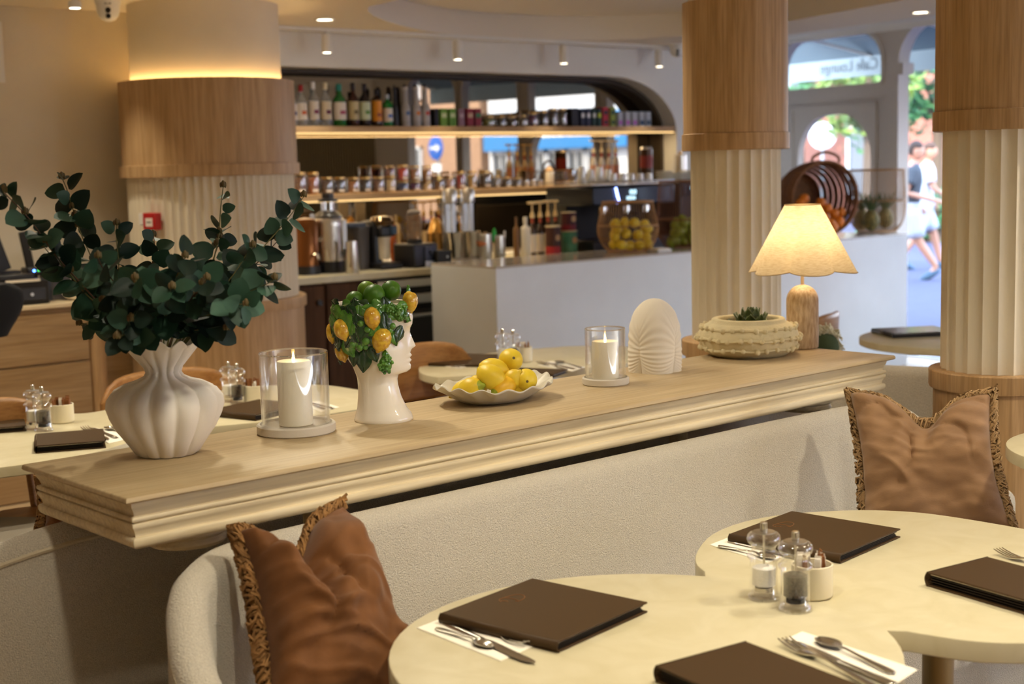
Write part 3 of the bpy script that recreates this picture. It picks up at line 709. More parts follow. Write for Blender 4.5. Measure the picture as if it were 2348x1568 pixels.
# ---------------------------------------------------------------- tables
TZ=.74
def outline_arc(cx,cy,r,a0,a1,n):
    return [(cx+r*math.cos(R(a0+(a1-a0)*k/n)),cy+r*math.sin(R(a0+(a1-a0)*k/n))) for k in range(n+1)]
def top_from(out,th=.03,r=.004):
    n=len(out)
    def ins(d):
        o=[]
        for i in range(n):
            a,b=V3((*out[i-1],0)),V3((*out[(i+1)%n],0)); t=(b-a).normalized(); o.append((out[i][0]-t.y*d,out[i][1]+t.x*d))
        return o
    return [[(x,y,z) for x,y in ins(d)] for d,z in ((r*2,-th),(0,-th+r),(0,-r),(r*.3,-r*.3),(r,0))]
def table(label,loc,out,legs,rz=0,th=.034,legr=.032,name='cafe_table',tz=None):
    TZ=tz or globals()['TZ']
    t=thing(name,label,'table',(loc[0],loc[1],0),rz)
    mb=MB().at(MX.Translation((0,0,TZ))); mb.grid(top_from(out,th),closeu=True,cap0=True,cap1=True); mb.build('tabletop',M_stone,t,ang=30)
    for (x,y) in legs:
        MB().loc(x,y,0).lathe([(.03,.02),(.03,TZ-th-.012),(.10,TZ-th-.010),(.10,TZ-th-.001)],20).build('pedestal',mk('brass_pole','#8d7a58',.4,.8) if 'brass' not in _C else _C['brass'],t)
        MB().loc(x,y,0).lathe([(.21,0),(.21,.008),(.2,.014),(.032,.022)],28).build('foot_plate',M_blackm,t)
    return t
_C['brass']=mk('brass_pole','#8d7a58',.4,.8)
# front double table: round lobe A and rounded-square lobe B
ox,oy=2.04,1.65
A=[]; 
a_c=(1.669,1.663); a_r=.4325
B=[(p[0],p[1]) for p in outline_arc(a_c[0],a_c[1],a_r,28,326,54)]
lobeB=[(2.048,1.395),(2.085,1.285),(2.16,1.205),(2.28,1.15),(2.45,1.13),(2.62,1.16),(2.74,1.25),(2.80,1.40),(2.815,1.6),(2.80,1.80),(2.765,1.905),(2.69,1.995),(2.56,2.075),(2.43,2.099),(2.30,2.073),(2.18,2.005),(2.11,1.945),(2.075,1.89)]
B+=[(p.x,p.y) for p in cat_rom([(x,y,0) for x,y in lobeB],4,False)]
table('large cream double-lobed table in the foreground laid with menus and cutlery',(ox,oy),[(x-ox,y-oy) for x,y in B],[(1.62-ox,1.60-oy),(2.335-ox,1.52-oy)],th=.040)
p=atz(2322,1035,.85); q=(p.x+CR.x*.30,p.y+CR.y*.30)
table('cream table at the right edge of the picture beside the taupe cushion',(q[0],q[1]),outline_arc(0,0,.30,0,354,60),[(0,0)],tz=.85)
# rear row
C2=[(1.36,4.06),(1.62,4.02),(1.86,4.17),(2.02,4.26)]
rear=[(1.05,4.35),(1.2,4.1),(1.45,4.02),(1.70,4.02),(1.92,4.13),(2.05,4.22),(2.2,4.16),(2.45,4.09),(2.7,4.08),(2.86,4.11),(2.96,4.25),(2.97,4.45),(2.94,4.68),(2.78,4.82),(2.5,4.87),(2.22,4.82),(2.05,4.74),(1.95,4.79),(1.72,4.93),(1.45,4.97),(1.2,4.85),(1.06,4.62)]
rear=[(p.x,p.y) for p in cat_rom([(x,y,0) for x,y in rear],4)]
table('cream double-lobed table behind the white vase at the left',(2.0,4.45),[(x-2.0,y-4.45) for x,y in rear],[(1.5-2,4.5-4.45),(2.5-2,4.45-4.45)])
mid=[(3.37,4.50),(3.42,4.46),(3.6,4.36),(3.9,4.23),(4.15,4.20),(4.38,4.27),(4.52,4.45),(4.50,4.65),(4.36,4.80),(4.12,4.87),(3.85,4.91),(3.65,4.88),(3.52,4.80),(3.40,4.64)]
mid=[(p.x,p.y) for p in cat_rom([(x,y,0) for x,y in mid],4)]
table('cream table in the middle distance behind the plate of lemons',(3.95,4.55),[(x-3.95,y-4.55) for x,y in mid],[(0,0)])
p=atz(1990,782,TZ); q2=(p.x+.36,p.y-.22)
table('round grey-shadowed table near the doorway with a blue-lit menu',q2,outline_arc(0,0,.43,0,354,60),[(0,0)])
# ---------------------------------------------------------------- oak chairs
M_chair=wood('chair_oak','#a97b49','#8a5c2e','x',rough=.4)
def chair(label,loc,rz,wid=.48,h=.84,loc_seat=True):
    t=thing('oak_chair',label,'chair',loc,rz)
    # seat faces +y, back at -y
    n=14; rows=[]
    for zf in (0,.06,.5,.9,1.0):
        row=[]
        for k in range(n+1):
            a=-1+2*k/n; hz=h-.24*(1-zf)
            edge=(1-abs(a)**4)**.5 if abs(a)<1 else 0
            z=(h-.12)+((zf-.5)*2)*.12*max(edge,.25)
            row.append((a*wid/2,-.22+.07*a*a-.03*(z-h+.24),z))
        rows.append(row)
    MB().grid(rows).build('backrest',M_chair,t,solid=.016,ang=50)
    MB().prism([(x*.5*wid*.95,y*.21) for x,y in [(math.copysign(abs(math.cos(2*PI*k/24))**.6,math.cos(2*PI*k/24)),math.copysign(abs(math.sin(2*PI*k/24))**.6,math.sin(2*PI*k/24))) for k in range(24)]],.43,.46).build('seat',M_chair,t,bevel=.006)
    for sx in (-1,1):
        MB().tube([(sx*.19,-.17,.44),(sx*.20,-.20,0)],[.018,.013],10).build('leg',M_chair,t)
        MB().tube([(sx*.19,.16,.44),(sx*.20,.19,0)],[.018,.013],10).build('leg',M_chair,t)
        MB().tube([(sx*.17,-.18,.44),(sx*.16,-.20,.66)],.012,8).build('back_post',M_chair,t)
    return t
p=atz(1030,778,.84); ch=chair('oak chair with a curved back behind the lemon plate table',(p.x-.17,p.y-.22,0),R(180))
p=atz(362,846,.84); dup(ch,(p.x+.0,p.y-.24,0),R(178),'oak chair whose rounded back shows on both sides of the white vase neck',scale=(1.12,1,1))
p=atz(25,905,.84); dup(ch,(p.x-.12,p.y-.24,0),R(184),'oak chair back cut off by the left edge of the picture')
M_chgrey=wood('pale_chair_oak','#9a7f60','#7c6446','x',rough=.5)
p=atz(1880,712,.84); c5=dup(ch,(p.x-.12,p.y+.1,0),R(20),'pale oak chair half hidden behind the lamp base')
# upholstered stool bottom left
SP=atz(15,1180,.56); SP=SP+V3((-.16,-.2,0))
t=thing('stool','grey upholstered seat at the left edge below the rear table','stool',(SP.x,SP.y,0))
M_greyf=mk('grey_felt','#8f8678',.95,bump=.4,bscale=250)
MB().lathe([(.0,.46),(.25,.46),(.285,.48),(.29,.52),(.27,.55),(.0,.56)],40).build('seat_pad',M_greyf,t)
for k in range(4):
    a=PI/4+k*PI/2; MB().tube([(.17*math.cos(a),.17*math.sin(a),.47),(.21*math.cos(a),.21*math.sin(a),0)],[.02,.015],10).build('leg',M_chair,t)
# ---------------------------------------------------------------- things on the timber shelf
def on_shelf(px,py): return atz(px,py,MZ)
M_bisque=mk('white_bisque','#eee7db',.8,bump=.25,bscale=420,bdist=.0008)
# white lobed vase
P0=on_shelf(385,1040)
va=thing('lobed_vase','white matt vase shaped like a pumpkin with a flared scalloped rim','vase',P0,R(50))
pr=[(0,.0),(.058,.0),(.066,.004),(.084,.03),(.104,.058),(.117,.084),(.1235,.106),(.121,.123),(.109,.139),(.086,.151),(.060,.159),(.043,.167),(.0375,.176),(.041,.187),(.053,.201),(.067,.216),(.079,.231),(.087,.242),(.0905,.247),(.087,.248),(.075,.232),(.058,.212),(.042,.196),(.030,.180),(.03,.15)]
NL=13
def vfn(r,z,a,k):
    a2=a+.05*math.sin(2*a+.5); q=abs(math.cos(NL*a2/2)); amt=.115 if z<.155 else (.19 if z<.19 else .13)
    if k>=19: amt*=.8
    f=1-amt*(1-q**.75)
    if z<.004 : f=1-(amt*.7)*(1-q**.75)
    zz=z+(.0065*math.cos(NL*a2)+.006*math.cos(a-.6) if z>.235 else (.002*math.cos(NL*a2) if z>.21 else 0))
    return r*f,zz
MB().lathe(pr,NL*14,vfn,cap0=False,cap1=True).build('body',M_bisque,va,ang=70)
# eucalyptus
M_stem=mk('eucalyptus_stem','#6d6a42',.7); M_stemr=mk('eucalyptus_twig','#5b4030',.7)
EL=[mk('eucalyptus_leaf_dark','#182e25',.5,var=.3,vscale=30,spec=.3),mk('eucalyptus_leaf_mid','#2a4a39',.5,var=.25,vscale=25,spec=.35),mk('eucalyptus_leaf_blue','#4a6d5b',.55,var=.25,vscale=25,spec=.35)]
M_budc=mk('eucalyptus_bud','#5f5a2c',.6,var=.4,vscale=40,col2='#5b3f26')
def leaf_mesh(seed,L,W,mat):
    rd=random.Random(seed); mb=MB(); rows=[]; m=8
    fold=rd.uniform(.08,.25); curl=rd.uniform(-.15,.22)
    for j in range(m+1):
        v=j/m; wv=W*(math.sin(PI*min(1,v**.72))**.62 if 0<v<1 else .02); row=[]
        for i in range(-2,3):
            u=i/2; row.append((u*wv,v*L,abs(u)*wv*fold-curl*L*(v-.3)**2))
        rows.append(row)
    mb.grid(rows)
    o=mb.build('leaf',mat,None,ang=80); me=o.data; bpy.data.objects.remove(o); return me
LM=[leaf_mesh(k,.046-.002*(k%3),.0185+.002*(k%4)/2,EL[(0,1,1,2,0,1,2,1,0)[k]]) for k in range(9)]
bud=MB(); bud.ell((0,0,.006),(.0045,.0045,.008),8,6); bud.ell((.005,0,.004),(.003,.003,.007),6,5); bud.ell((-.004,.003,.004),(.003,.003,.006),6,5); _b=bud.build('bud',M_budc); BUDM=_b.data; bpy.data.objects.remove(_b)
mouth=P0+V3((0,0,.215)); neck=P0+V3((0,0,.10))
TIPS=[(8,440,2.78,'farthest left, pointing up'),(142,408,2.98,'tall on the left'),(100,565,2.85,'left, with a red bud tip'),(172,655,2.95,'low left, thin and dark'),(182,745,3.05,'lowest on the left'),(268,515,2.92,'upper left of the bunch'),(352,540,3.15,'top centre behind'),(512,428,3.02,'thin and tall at the centre right'),(425,590,2.76,'front centre, pointing up'),(505,545,3.12,'behind right of the centre'),(580,565,2.90,'right of the centre'),(697,450,2.97,'farthest right, pointing up'),(645,545,3.10,'right, behind'),(630,640,2.80,'right, drooping low'),(565,700,2.72,'lower right in front'),(225,590,2.70,'left in front'),(310,640,2.66,'front left of the centre'),(395,660,2.64,'front centre, low'),(475,640,2.70,'front right of the centre'),(268,775,2.72,'short, hanging over the left of the rim'),(520,755,2.80,'short, over the right of the rim'),(345,690,3.2,'short, at the back'),(440,720,3.15,'short, at the back right'),(300,735,2.72,'short, in front at the left'),(235,690,2.86,'left of the middle')]
for bi,(px,py,d,wh) in enumerate(TIPS):
    rd=random.Random(100+bi); tip=atd(px,py,d); t=thing('eucalyptus_branch','eucalyptus branch in the white vase, '+wh,'branch',tuple(mouth),0,'eucalyptus branches in the white vase')
    dirn=(tip-mouth); dirn.z=0; off=dirn.normalized()*min(.045,dirn.length*.5)
    a=neck-mouth; b=V3((off.x*.9,off.y*.9,.01)); L=(tip-mouth).length
    c=b+V3((off.x*1.2,off.y*1.2,.06))*(L/.25); e=tip-mouth
    pts=[]
    for k in range(6): pts.append(a.lerp(b,k/6))
    m=22
    for k in range(m+1):
        s=k/m; p=b*(1-s)**2+c*(2*s*(1-s))+e*s*s
        p=p+V3((NZ.noise(V3((s*4,bi,0))),NZ.noise(V3((s*4,bi,5))),NZ.noise(V3((s*4,bi,9)))))*.012*s; pts.append(p)
    MB().tube(pts,[.0026*(1-.65*k/len(pts)) for k in range(len(pts))],6).build('stem',M_stem if bi%3 else M_stemr,t)
    body=pts[7:]; cum=[0]
    for k in range(1,len(body)): cum.append(cum[-1]+(body[k]-body[k-1]).length)
    tot=cum[-1]; s=.03 if L>.2 else .01; ph=rd.uniform(0,3)
    sparse=bi in (7,)
    step=.029 if not sparse else .036
    while s<tot:
        k=max(i for i in range(len(cum)) if cum[i]<=s); k=min(k,len(body)-2); f=(s-cum[k])/max(1e-6,cum[k+1]-cum[k]); p=body[k].lerp(body[k+1],f); tg=(body[k+1]-body[k]).normalized()
        u=tg.orthogonal().normalized(); v=tg.cross(u)
        fr_=s/tot; size=(1.36-.5*fr_**1.5)*rd.uniform(.82,1.18)*(.8 if sparse else 1)
        for side in (0,1):
            if rd.random()<.06 or (mouth.z+p.z<P0.z+.262 and math.hypot(p.x,p.y)<.125): continue
            aa=ph+side*PI+rd.uniform(-.35,.35); out=(u*math.cos(aa)+v*math.sin(aa))
            y=(out*.85+tg*rd.uniform(.1,.7)+V3((0,0,-.1))).normalized()
            # blades turn their faces roughly to the light and the room
            face=(V3((-.55,-.75,.45))+V3((rd.gauss(0,.55),rd.gauss(0,.55),rd.gauss(0,.5))))
            z=(face-y*face.dot(y)).normalized(); x=y.cross(z)
            if mouth.z+p.z+y.z*.045*size<P0.z+.255 and math.hypot(p.x,p.y)<.135: continue
            me=LM[rd.randrange(9)]
            o=bpy.data.objects.new('leaf',me); COL.objects.link(o); o.parent=t
            q=p+out*.004
            o.matrix_local=MX(((x.x*size,y.x*size,z.x*size,q.x),(x.y*size,y.y*size,z.y*size,q.y),(x.z*size,y.z*size,z.z*size,q.z),(0,0,0,1)))
        if rd.random()<.18:
            o=bpy.data.objects.new('bud',BUDM); COL.objects.link(o); o.parent=t; o.location=p+V3((0,0,.002))
        ph+=PI/2+rd.uniform(-.3,.3); s+=step*(1.0-.35*fr_)*rd.uniform(.85,1.2)
    o=bpy.data.objects.new('bud',BUDM); COL.objects.link(o); o.parent=t; o.location=body[-1]
# candle lanterns
M_conc=mk('pale_concrete','#cfc6b8',.9,bump=.3,bscale=300,bdist=.0006); M_wax=mk('ivory_wax','#f6eed9',.4,spec=.5,coat=.15)
M_flame=emis('flame',(1,.62,.16),9)
def lantern(px,py,rb,hb,rg,hg,rc,hc,lab):
    P=on_shelf(px,py); t=thing('candle_lantern',lab[0],'candle holder',P)
    MB().lathe([(0,0),(rb-.003,0),(rb,.003),(rb,hb-.003),(rb-.003,hb),(rg+.004,hb),(rg+.002,hb-.006),(0,hb-.006)],56).build('base',M_conc,t)
    z0=hb-.0055
    MB().lathe([(rg,z0),(rg,z0+hg),(rg-.0015,z0+hg+.0015),(rg-.003,z0+hg),(rg-.003,z0)],56,cap0=False,cap1=False).build('glass_cylinder',M_glass,t)
    MB().lathe([(rg-.0005,z0+hg-.0012),(rg+.0006,z0+hg+.0006),(rg-.0012,z0+hg+.0028),(rg-.0036,z0+hg+.0006),(rg-.0025,z0+hg-.0012)],56,cap0=False,cap1=False).build('glass_rim',M_rimg,t)
    c=thing('candle',lab[1],'candle',P+V3((0,0,z0+.0003)))
    MB().lathe([(rc-.002,0),(rc,.002),(rc,hc-.003),(rc-.002,hc),(rc-.004,hc-.002),(rc*.5,hc-.007),(0,hc-.008)],40,cap1=False).build('wax',M_wax,c)
    MB().lathe([(.0005,hc-.008),(.0035,hc-.003),(.0042,hc+.003),(.0030,hc+.011),(.0012,hc+.018),(.0002,hc+.022)],14,sx=1,sy=.6).build('flame',M_flame,c)
M_rimg=thin_glass('glass_rim',base=.28)
lantern(680,990,.089,.022,.0775,.165,.0385,.147,('large glass candle lantern on a round grey base beside the white vase','ivory pillar candle with a lit flame in the large lantern'))
lantern(1389,880,.0635,.020,.0545,.135,.0365,.102,('small glass candle lantern between the lemon plate and the ribbed white sculpture','short ivory pillar candle with a lit flame in the small lantern'))
# ---------------------------------------------------------------- ceramic head vase
KH=1.028e-3; PH=on_shelf(880,962); HA=R(-40+4)
M_glaze=mk('ivory_glaze','#f1e8d9',.16,spec=.6,coat=.5)
hd_=thing('head_vase','glazed ivory ceramic head in profile wearing a wreath of lemons and leaves','vase',PH,HA)
SEC=[(975,812,946,62,0,0),(972,811,947,63,0,0),(962,814,944,61,0,0),(945,819,932,54,0,0),(920,822,921,48,0,0),(895,823,915,45,0,0),(880,822,914,45,0,0),(870,820,917,47,0,0),(864,818,930,50,8,22),(858,816,936,53,9,22),(850,813,939,56,7,20),(844,810,940,58,3,18),(838,806,940,60,8,15),(833,803,940,61,4,14),(827,800,940,62,9,14),(821,796,941,63,4,12),(813,790,942,64,7,9),(806,786,942,65,16,8),(798,781,941,66,14,7.5),(786,776,940,68,10,7),(774,772,940,70,6,8),(764,770,943,71,4,14),(755,768,948,72,4,24),(740,767,951,73,3,30),(722,768,951,73,0,30),(708,770,948,72,0,30),(702,772,944,70,0,30)]
def secat(py):
    for a,b in zip(SEC,SEC[1:]):
        if a[0]>=py>=b[0]:
            f=(a[0]-py)/(a[0]-b[0]); return [a[i]+(b[i]-a[i])*f for i in range(6)]
    return list(SEC[-1] if py<702 else SEC[0])
rows=[]; NH=72
ys=[]
for a,b in zip(SEC,SEC[1:]): ys+=[a[0],(a[0]+b[0])/2]
ys.append(702)
for py in ys:
    _,xb,xf,hd2,bm,bw=secat(py); cx=(xb+xf)/2-879; hx=(xf-xb)/2; row=[]
    for i in range(NH):
        a=2*PI*i/NH; ca,sa=math.cos(a),math.sin(a)
        x=cx+hx*ca; y=hd2*sa*(1-.10*max(0,ca)**2 if py<868 else 1)
        if ca>0 and bm: x+=bm*math.exp(-(y/bw)**2)
        if ca>0 and py<800 and py>758:   # eye sockets and lids
            e=math.exp(-((abs(y)-27)/11)**2)
            x+=e*(-7*math.exp(-((py-779)/11)**2)+5*math.exp(-((py-781)/5)**2))
        if ca>0 and 846<py<866: pass
        row.append((x*KH,y*KH,(975-py)*KH))
    rows.append(row)
z1=(975-702)*KH
inn=[[(p[0]*.93+.0005,p[1]*.93,z1-.001) for p in rows[-1]],[(p[0]*.88,p[1]*.88,z1-.045) for p in rows[-1]]]
MB().grid(rows+inn,closeu=True,cap0=True,cap1=True).build('head',M_glaze,hd_,ang=65)
def surf(px,py,push=0):
    s=secat(min(py,960)); xb,xf,h=s[1],s[2],s[3]; cx=(xb+xf)/2; hx=(xf-xb)/2; u=max(-.97,min(.97,(px-cx)/hx))
    y=-h*math.sqrt(1-u*u); n=V3((u/hx,-math.sqrt(1-u*u)/h,0)).normalized()
    return V3(((px-879)*KH,y*KH,(975-py)*KH))+n*push*KH, n
M_lemg=mk('lemon_glaze','#e6bf3c',.18,coat=.6,var=.25,vscale=110,col2='#c08a26'); M_lfg=mk('leaf_glaze_dark','#2b4a26',.18,coat=.6,var=.5,vscale=60,col2='#1a2e1c'); M_lfg2=mk('leaf_glaze_bright','#5f9436',.18,coat=.6,var=.4,vscale=60,col2='#3c6b28')
def frame(n,ang):
    up=V3((0,0,1)); side=up.cross(n).normalized(); up=n.cross(side)
    d=(side*math.cos(ang)+up*math.sin(ang)); e=n.cross(d)
    return d,e
def orn_lemon(px,py,L,W,ang,push=4,flip=1):
    L*=1.08; W*=1.12
    p,n=surf(px,py,push); p.y*=flip; n.y*=flip; d,e=frame(n,R(ang)); k=KH
    mb=MB().at(MX(((d.x,e.x,n.x,p.x),(d.y,e.y,n.y,p.y),(d.z,e.z,n.z,p.z),(0,0,0,1))))
    pr=[(0,-L),(W*.22,-L*.95),(W*.62,-L*.78),(W*.93,-L*.4),(W,0),(W*.9,L*.42),(W*.58,L*.76),(W*.24,L*.93),(W*.16,L*1.06),(0,L*1.1)]
    mb.M=mb.M@MX.Rotation(PI/2,4,'Y'); mb.lathe([(r*k,z*k) for r,z in pr],16,cap0=False,cap1=False); mb.build('lemon',M_lemg,hd_,ang=80)
def orn_leaf(px,py,L,W,ang,mat,push=5,flip=1,tilt=.0):
    L*=1.18; W*=1.22
    p,n=surf(px,py,push); p.y*=flip; n.y*=flip; d,e=frame(n,R(ang)); k=KH; mb=MB(); rows=[]
    for j in range(9):
        v=j/8; w_=W*math.sin(PI*min(1,max(0,.04+v*.95))**.85); row=[]
        for i in range(-4,5):
            u=i/4; h=2.6*(1-u*u)-1.5*abs(u)*(math.sin(v*22+abs(u)*5))*.7-(2.0 if i==0 else 0)-6*(v-.4)**2
            q=p+d*((v-.3)*L*k)+e*(u*w_*k)+n*(h*k); row.append(tuple(q))
        rows.append(row)
    bot=[[tuple(V3(c)-n*(3*k)) for c in r] for r in rows]
    mb.grid(rows); mb.grid([list(reversed(r)) for r in bot]); mb.build('leaf',mat,hd_,ang=50)
def orn_berry(px,py,r,flip=1,mat=None,push=5,name='berry'):
    p,n=surf(px,py,push); p.y*=flip; mb=MB().ell(p,r*KH,12,8); mb.build(name,mat or M_lfg2,hd_,ang=80)
for a in ((797,757,24,17,-70),(863,731,24,17,-85),(881,781,27,20,-110),(794,812,24,14,-50),(939,702,24,15,-75,10),(772,768,22,11,-75),(951,700,18,9,-80,6)): orn_lemon(*a)
for a in ((805,726,40,14,-70,M_lfg2),(832,735,38,13,-80,M_lfg),(845,750,44,15,-110,M_lfg),(825,765,40,14,-65,M_lfg),(890,735,46,13,-85,M_lfg),(902,722,30,12,-40,M_lfg2),(921,765,36,12,-115,M_lfg),(908,775,30,9,-75,M_lfg2),(875,758,32,12,-150,M_lfg2),(842,820,44,16,-95,M_lfg),(822,815,34,12,-100,M_lfg),(861,806,34,12,-70,M_lfg),(806,790,42,15,-60,M_lfg2),(778,740,40,12,-75,M_lfg2),(785,775,40,12,-85,M_lfg),(784,716,30,14,-20,M_lfg2),(815,712,32,13,-60,M_lfg),(850,712,30,13,-30,M_lfg2),(935,728,24,9,-90,M_lfg),(860,770,36,13,-75,M_lfg),(838,775,36,13,-110,M_lfg2),(925,712,30,12,10,M_lfg2),(942,684,24,9,80,M_lfg2),(818,745,36,12,-95,M_lfg2),(780,800,30,10,-70,M_lfg)): orn_leaf(*a)
for k in range(9):
    orn_leaf(778+k*19,712+(k%3)*3,30,13,(-95,-60,-120)[k%3],(M_lfg2,M_lfg,M_lfg2)[k%3],push=3)
for k in range(6):
    orn_leaf(782+k*22,704,24,12,(150,20,95)[k%3],(M_lfg,M_lfg2,M_lfg)[k%3],push=2)
for a in ((777,750,34,13,-100,M_lfg),(815,775,34,12,-120,M_lfg),(868,752,34,12,-60,M_lfg2),(895,752,34,12,-95,M_lfg),(774,735,30,12,-80,M_lfg2),(787,822,26,9,-60,M_lfg)): orn_leaf(*a)
for a in ((820,791,9),(835,797,9),(848,783,9.5),(846,797,7),(838,743,8),(852,757,8),(905,752,8),(900,762,7)): orn_berry(*a)
def cluster(px,py,w,h,n,seed,name,push=4):
    rd=random.Random(seed); p,nn=surf(px,py,push); mb=MB(); d,e=frame(nn,0)
    mb.at(MX(((d.x,e.x,nn.x,p.x),(d.y,e.y,nn.y,p.y),(d.z,e.z,nn.z,p.z),(0,0,0,1))))
    mb.ell((0,0,0),(w*KH*.9,h*KH*.9,w*.7*KH),14,10)
    for i in range(n):
        a=rd.uniform(0,2*PI); t_=rd.uniform(0,1)**.5*.92; x,y=t_*math.cos(a)*w,t_*math.sin(a)*h; z=w*.72*math.sqrt(max(0,1-t_*t_)); r=rd.uniform(.2,.3)*w
        mb.ell((x*KH,y*KH,z*KH),r*KH,8,6)
    mb.build(name,M_lfg2,hd_,ang=80)
cluster(888,838,17,22,34,1,'citron_earring'); orn_leaf(888,818,16,6,85,M_lfg2)
cluster(920,724,15,22,30,2,'fruit_cluster',8); cluster(902,712,12,13,18,3,'fruit_cluster',6); cluster(938,752-12,9,9,10,4,'fruit_cluster',3)
for (px,py) in ((790,735),(830,740),(880,735),(925,725)):
    orn_leaf(px,py,42,15,-80,M_lfg,flip=-1); orn_leaf(px+18,py+20,40,14,-60,M_lfg2,flip=-1)
for (px,py) in ((810,755),(865,750),(900,745)): orn_lemon(px,py,24,17,-80,4,-1)
# limes heaped in the head
M_lime=mk('lime_peel','#4e7a1c',.42,var=.45,vscale=9,col2='#2f5a18',bump=.25,bscale=420,bdist=.0005,spec=.4); M_limey=mk('lime_peel_pale','#6f8f24',.42,var=.45,vscale=7,col2='#3f6f1c',bump=.25,bscale=420,bdist=.0005)
hr=V3((math.cos(HA),math.sin(HA),0)); hs=V3((-math.sin(HA),math.cos(HA),0))
def fruit_round(name,label,cat,loc,r,mat,group,rot,stem=True,squash=1.0,stemmat=None):
    t=thing(name,label,cat,loc,0,group); t.rotation_euler=rot
    MB().ell((0,0,0),(r,r,r*squash),22,14,lambda d:1+.025*NZ.noise(d*1.6+V3(rot))).build('peel',mat,t,ang=80)
    MB().lathe([(.0,r*squash-.002),(.0035,r*squash-.001),(.003,r*squash+.0012),(0,r*squash+.0015)],8,cap0=False,cap1=False).build('stem_end',stemmat or M_budc,t); return t
for px,py,r,off,lb,mt in ((868,684,.0255,-.026,'front lime heaped in the ceramic head',M_lime),(906,677,.024,-.004,'rightmost lime in the ceramic head',M_lime),(824,695,.0215,-.020,'leftmost lime, low in the ceramic head',M_lime),(850,676,.022,.018,'yellowish lime behind the others in the ceramic head',M_limey)):
    p=PH+hr*((px-879)*KH)+hs*off+V3((0,0,(975-py)*KH)); fruit_round('lime',lb,'lime',p,r,mt,'limes in the ceramic head',(random.uniform(-1,1),random.uniform(-1,1),0))
for px,off in ((850,.0),(880,.02),(890,-.02),(840,-.028)):
    p=PH+hr*((px-879)*KH)+hs*off+V3((0,0,(975-722)*KH)); fruit_round('lime','lime hidden under the heap inside the ceramic head','lime',p,.021,M_lime,'limes in the ceramic head',(0,0,0))
# ---------------------------------------------------------------- plate of lemons
M_plate=mk('grey_white_stoneware','#c9c3b4',.38,spec=.5,coat=.15)
pp=on_shelf(1133,918)
pl=thing('ruffled_plate','grey-white oval plate with a ruffled wavy rim holding lemons','plate',pp,MA+R(6))
rows=[]; NPL=132
for s,z in ((.0,.004),(.45,.004),(.58,.009),(.72,.020),(.85,.032),(.95,.040),(1.0,.043)):
    row=[]
    for i in range(NPL):
        a=2*PI*i/NPL; wv=math.sin(15*a+.6*math.sin(2*a))*max(0,(s-.6)/.4)**1.5
        f=s*(1+.018*wv*0); row.append((.172*math.cos(a)*f*(1+.02*math.cos(15*a)*max(0,s-.7)),.130*math.sin(a)*f*(1+.02*math.cos(15*a)*max(0,s-.7)),z+.0048*wv+(.010*abs(math.cos(a))**3*s**3)))
    rows.append(row)
low=[[(x*.985,y*.985,max(0,z-.0055)) for x,y,z in r] for r in reversed(rows)]
MB().grid(rows[1:]+[[(x*1.008,y*1.008,z-.002) for x,y,z in rows[-1]]]+low[:-1],closeu=True,cap0=True,cap1=True).build('dish',M_plate,pl,ang=75)
M_lemon=mk('lemon_peel','#e6c934',.42,var=.14,vscale=6,col2='#d8b528',bump=.22,bscale=330,bdist=.0006,spec=.45); M_lemong=mk('lemon_tip_green','#8f9a2a',.45,bump=.2,bscale=300,bdist=.0005); M_lemon2=mk('lemon_peel_deep','#e4b42a',.42,var=.14,vscale=6,col2='#d8a31e',bump=.22,bscale=330,bdist=.0006)
def lemon(loc,axis,L,W,label,mat=M_lemon,green=False,group='lemons on the ruffled plate'):
    t=thing('lemon',label,'lemon',loc,0,group); ax=V3(axis).normalized(); q=V3((0,0,1)).rotation_difference(ax); t.rotation_mode='QUATERNION'; t.rotation_quaternion=q
    sd=hash(label)%97*.1 if False else len(label)*.37
    pr=[(0,-L*.97),(W*.12,-L*.985),(W*.22,-L*.95),(W*.5,-L*.82),(W*.8,-L*.55),(W*.97,-L*.2),(W,L*.05),(W*.95,L*.32),(W*.78,L*.6),(W*.52,L*.8),(W*.32,L*.89),(W*.24,L*.97),(W*.17,L*1.08),(W*.07,L*1.14)]
    MB().lathe(pr,26,lambda r,z,a,k:(r*(1+.03*NZ.noise(V3((math.cos(a)*1.3+sd,math.sin(a)*1.3,z*25)))),z),cap0=False,cap1=False).build('peel',mat,t,ang=80)
    MB().lathe([(W*.075,L*1.13),(W*.06,L*1.16),(0,L*1.165)],10,cap0=False,cap1=False).build('tip',M_lemong,t)
    if green: MB().lathe([(W*.54,L*.79),(W*.335,L*.895),(W*.25,L*.975),(W*.18,L*1.085),(W*.075,L*1.145)],20,cap0=False,cap1=False).build('green_end',M_lemong,t)
    MB().lathe([(W*.13,-L*.97),(W*.11,-L*1.0),(0,-L*1.0)],9,cap0=False,cap1=False).build('stem_end',M_budc,t); return t
tocam=(CP-pp).normalized(); rt=CR
def ax(dx,dy,dz): return CR*dx+CU*dy-CF*dz
lemon(atd(1171,826,3.66),ax(-.25,-.2,-1),.034,.0315,'topmost lemon of the plate, its stem end facing the viewer')
lemon(atd(1133,849,3.62),ax(.85,-.28,-.1),.042,.031,'large lemon second from the top, tip to the right')
lemon(atd(1126,864,3.575),ax(.8,-.5,.25),.042,.0315,'large lemon in front of the second highest one, pale scar near its tip')
lemon(atd(1206,871,3.60),ax(-.1,.1,-1),.031,.029,'rightmost lemon on the plate, stem end facing the viewer')
lemon(atd(1066,894,3.615),ax(-.85,-.4,0),.039,.0265,'leftmost lemon lying behind the green-tipped one',M_lemon)
lemon(atd(1080,891,3.575),ax(.78,.22,.55),.039,.0285,'green-tipped lemon at the front left of the plate',M_lemon,True)
